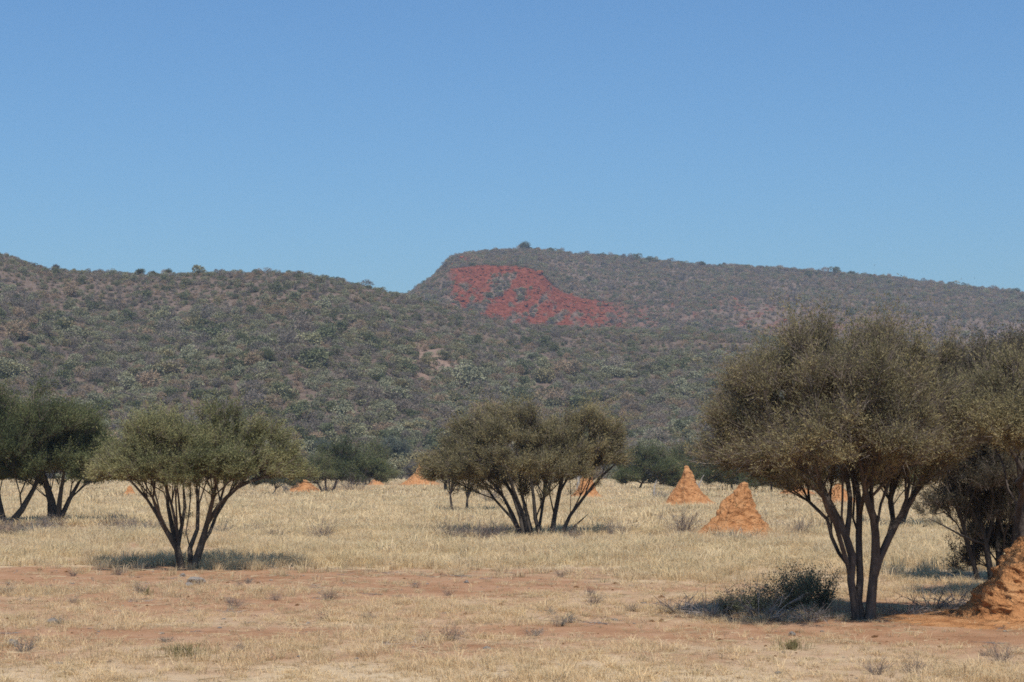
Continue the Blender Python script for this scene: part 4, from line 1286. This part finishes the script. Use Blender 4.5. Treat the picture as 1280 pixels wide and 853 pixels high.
# green shrubs in the shade of the largest tree
GS = [dry_shrub_mesh(750 + i, .88, .36, 38, ('twig_brown', 'leaf_shrub'), .005, 2300, .040, 1.1) for i in range(2)]
for i, (px, py, s, z, lab) in enumerate([(985, 766, .82, .82, 'leafy green shrub under the largest tree, tallest of its clump'), (1030, 764, .8, .75, 'leafy green shrub touching the trunks of the largest tree on their left'),
                                         (942, 767, .8, .6, 'leafy green shrub at the left end of the clump under the largest tree'), (910, 768, .7, .45, 'low sparse leafy shrub furthest left of the clump under the largest tree'),
                                         (1005, 758, .85, .8, 'leafy green shrub at the back of the clump under the largest tree')]):
    shrub('green_shrub', lab, 'shrub', GS[i % 2], px, py, s, rng, 'green shrubs under the largest tree', z)
DT = [dry_shrub_mesh(770 + i, .3, .62, 30, ('twig_grey',), .006, 0, .03, .3) for i in range(3)]
for i, (px, py, s, lab) in enumerate([(890, 770, .9, 'tangle of dead grey twigs at the left end of the shady shrub clump'), (955, 774, .95, 'tangle of dead grey twigs in front of the green shrubs'), (1010, 776, .8, 'tangle of dead grey twigs left of the largest tree trunks'),
                                      (1165, 762, .85, 'dark dead branches between the largest tree and the big mound'), (1195, 758, .7, 'dead branches against the foot of the big mound'), (850, 766, .8, 'sparse dead twigs left of the shady shrub clump'), (1130, 770, .7, 'dead twigs lying right of the largest tree trunks')]):
    shrub('dead_branches', lab, 'branches', DT[i % 3], px, py, s, rng, 'dead branches under the largest tree', 1.0)


def tuft_thing(label, px, py, seed, col, h, spread, n):
    g = grass_tuft(seed, n, h, spread, .004, .5)
    g.materials.clear(); g.materials.append(col)
    o = bpy.data.objects.new('green_tuft', g); COL.objects.link(o)
    Y = gdist(py); p = at(px, py, Y)
    o.location = (p[0], Y, float(gz(p[0], Y)))
    return tag(o, label, 'grass tuft', 'green tufts in the foreground')


M['tuft_green'] = leaf_mat('tuft_green', [(0, (.13, .115, .05)), (1, (.30, .25, .12))], .25)
tuft_thing('olive green grass tuft in the lower left foreground', 232, 822, 901, M['tuft_green'], .20, .42, 260)
tuft_thing('yellowish leafy tuft on the red soil below the shady shrubs', 990, 812, 902, M['tuft_green'], .20, .24, 160)
tuft_thing('small green sprig beside the dry weed below the umbrella tree', 183, 746, 903, M['tuft_green'], .2, .16, 60)

# stones
for i, (px, py, s, lab) in enumerate([(246, 732, .17, 'largest grey stone on the red soil below the umbrella tree'), (236, 735, .09, 'flat grey stone leaning on the largest stone'), (252, 729, .10, 'grey stone behind the largest stone on red soil'),
                                      (15, 809, .085, 'bluish grey stone in the lower left corner'), (228, 719, .08, 'small grey stone just below the umbrella tree stems'), (66, 778, .08, 'pale stone beside the twig heap in the left foreground'),
                                      (990, 794, .06, 'small grey stone on the red soil below the shady shrubs'), (583, 729, .06, 'small grey stone in the centre of the sparse grass')]):
    o = bpy.data.objects.new('stone', rock_mesh(950 + i, 3, M['rock_grey'], .4, .7)); COL.objects.link(o)
    Y = gdist(py); p = at(px, py, Y)
    s *= .8
    o.location = (p[0], Y, float(gz(p[0], Y)) + s * .3)
    o.scale = (s * 1.15, s, s)
    o.rotation_euler = (0, 0, i * 1.3)
    tag(o, lab, 'stone', 'grey stones on the red soil')


def dead_stem(name, label, base, pts, bark, seed):
    rng = np.random.default_rng(seed)
    Y = gdist(base[1]); o3 = at(base[0], base[1], Y); o3[2] = 0
    mb = MB()
    for st in pts:
        P = np.array([at(a, b, Y + c) - o3 for (a, b, c, r) in st]); r = [q[3] for q in st]
        n = 12
        tt = np.linspace(0, len(P) - 1, n)
        Q = np.stack([np.interp(tt, range(len(P)), P[:, k]) for k in range(3)], 1)
        Q[1:-1] += rng.normal(0, .012 * np.linalg.norm(P[-1] - P[0]), (n - 2, 3))
        tube(mb, Q, np.interp(tt, range(len(P)), r), 6)
    o = mb.build(name, [bark], None, True)
    o.location = o3
    return tag(o, label, 'dead tree')


dead_stem('dead_tree', 'pale bare dead tree leaning beside the slender finger mound', (721, 616), [[(721, 616, 0, .09), (723, 603, 0, .08), (725, 590, 0, .05), (722, 580, 0, .02)], [(723, 600, 0, .05), (717, 592, 0, .03), (714, 584, 0, .015)]], M['bark_pale'], 1)
dead_stem('dead_tree', 'bleached forked stick right of the tall smooth mound', (874, 628), [[(874, 628, 1.5, .05), (874, 606, 1.5, .045), (880, 594, 1.5, .02)], [(874, 608, 1.5, .03), (868, 600, 1.5, .015)]], M['bark_pale'], 2)
dead_stem('dead_tree', 'white dead trunk in the scrub left of the tall smooth mound', (817, 622), [[(817, 622, 0, .07), (818, 608, 0, .05), (821, 600, 0, .02)], [(826, 628, 0, .05), (819, 616, 0, .04), (815, 611, 0, .02)]], M['bark_pale'], 3)

# ------------------------------------------------------------------ haze
def haze(density):
    mb = MB()
    x0, x1, y0, y1, z0, z1 = -2300, 2300, -60, 2350, -4, 165
    V = np.array([(x, y, z) for z in (z0, z1) for y in (y0, y1) for x in (x0, x1)], float)
    F = np.array([(0, 2, 3, 1), (4, 5, 7, 6), (0, 1, 5, 4), (2, 6, 7, 3), (0, 4, 6, 2), (1, 3, 7, 5)])
    mb.add(V, F)
    m, nt, out = new_mat('haze_air')
    pv = N(nt, 'ShaderNodeVolumePrincipled')
    pv.inputs['Color'].default_value = (.72, .84, 1.0, 1)
    pv.inputs['Density'].default_value = density
    pv.inputs['Anisotropy'].default_value = .2
    nt.links.new(pv.outputs[0], out.inputs['Volume'])
    o = mb.build('haze', [m])
    o.data.materials[0].cycles.homogeneous_volume = True if hasattr(m.cycles, 'homogeneous_volume') else None
    return tag(o, 'thin bluish air between the plain and the hills', None, None, 'stuff')


haze(0.00023)

# ------------------------------------------------------------------ light, sky, camera
w = bpy.data.worlds.new('World'); S.world = w
w.use_nodes = True
nt = w.node_tree
nt.nodes.clear()
sky = nt.nodes.new('ShaderNodeTexSky')
sky.sky_type = 'NISHITA'
sky.sun_disc = False
sky.sun_elevation = SUN_EL
sky.sun_rotation = TO_SUN_AZ
sky.altitude = 0
sky.air_density = 1.5
sky.dust_density = 0.5
sky.ozone_density = 4.0
bg = nt.nodes.new('ShaderNodeBackground'); bg.inputs['Strength'].default_value = 0.081
wo = nt.nodes.new('ShaderNodeOutputWorld')
tint = nt.nodes.new('ShaderNodeMix'); tint.data_type = 'RGBA'; tint.blend_type = 'MULTIPLY'
tint.inputs['Factor'].default_value = 1
tint.inputs['B'].default_value = (.67, 1.0, 1.36, 1)
nt.links.new(sky.outputs[0], tint.inputs['A']); nt.links.new(tint.outputs['Result'], bg.inputs['Color']); nt.links.new(bg.outputs[0], wo.inputs['Surface'])

sl = bpy.data.lights.new('sun', 'SUN')
sl.energy = 5.0
sl.angle = R(0.55)
sl.color = (1.0, .955, .88)
so = bpy.data.objects.new('sun', sl); COL.objects.link(so)
dv = np.array([math.sin(TO_SUN_AZ) * math.cos(SUN_EL), math.cos(TO_SUN_AZ) * math.cos(SUN_EL), math.sin(SUN_EL)])
from mathutils import Vector
so.rotation_euler = Vector(dv).to_track_quat('Z', 'Y').to_euler()
so.location = (dv * 60).tolist()

cam = bpy.data.cameras.new('camera')
cam.sensor_width = 36; cam.lens = FPX / 1280 * 36
cam.clip_start = .1; cam.clip_end = 6000
co = bpy.data.objects.new('camera', cam); COL.objects.link(co)
co.location = (0, 0, CAMH)
co.rotation_euler = (math.pi / 2 + PITCH, 0, 0)
S.camera = co

S.view_settings.view_transform = 'Standard'
S.view_settings.look = 'None'
S.view_settings.exposure = 0.08
S.view_settings.gamma = 1.0
S.view_settings.use_curve_mapping = False
S.cycles.use_denoising = False
S.cycles.max_bounces = 6
S.cycles.diffuse_bounces = 4
S.cycles.transmission_bounces = 3
S.cycles.transparent_max_bounces = 4
S.cycles.volume_bounces = 0
S.cycles.filter_width = 1.7
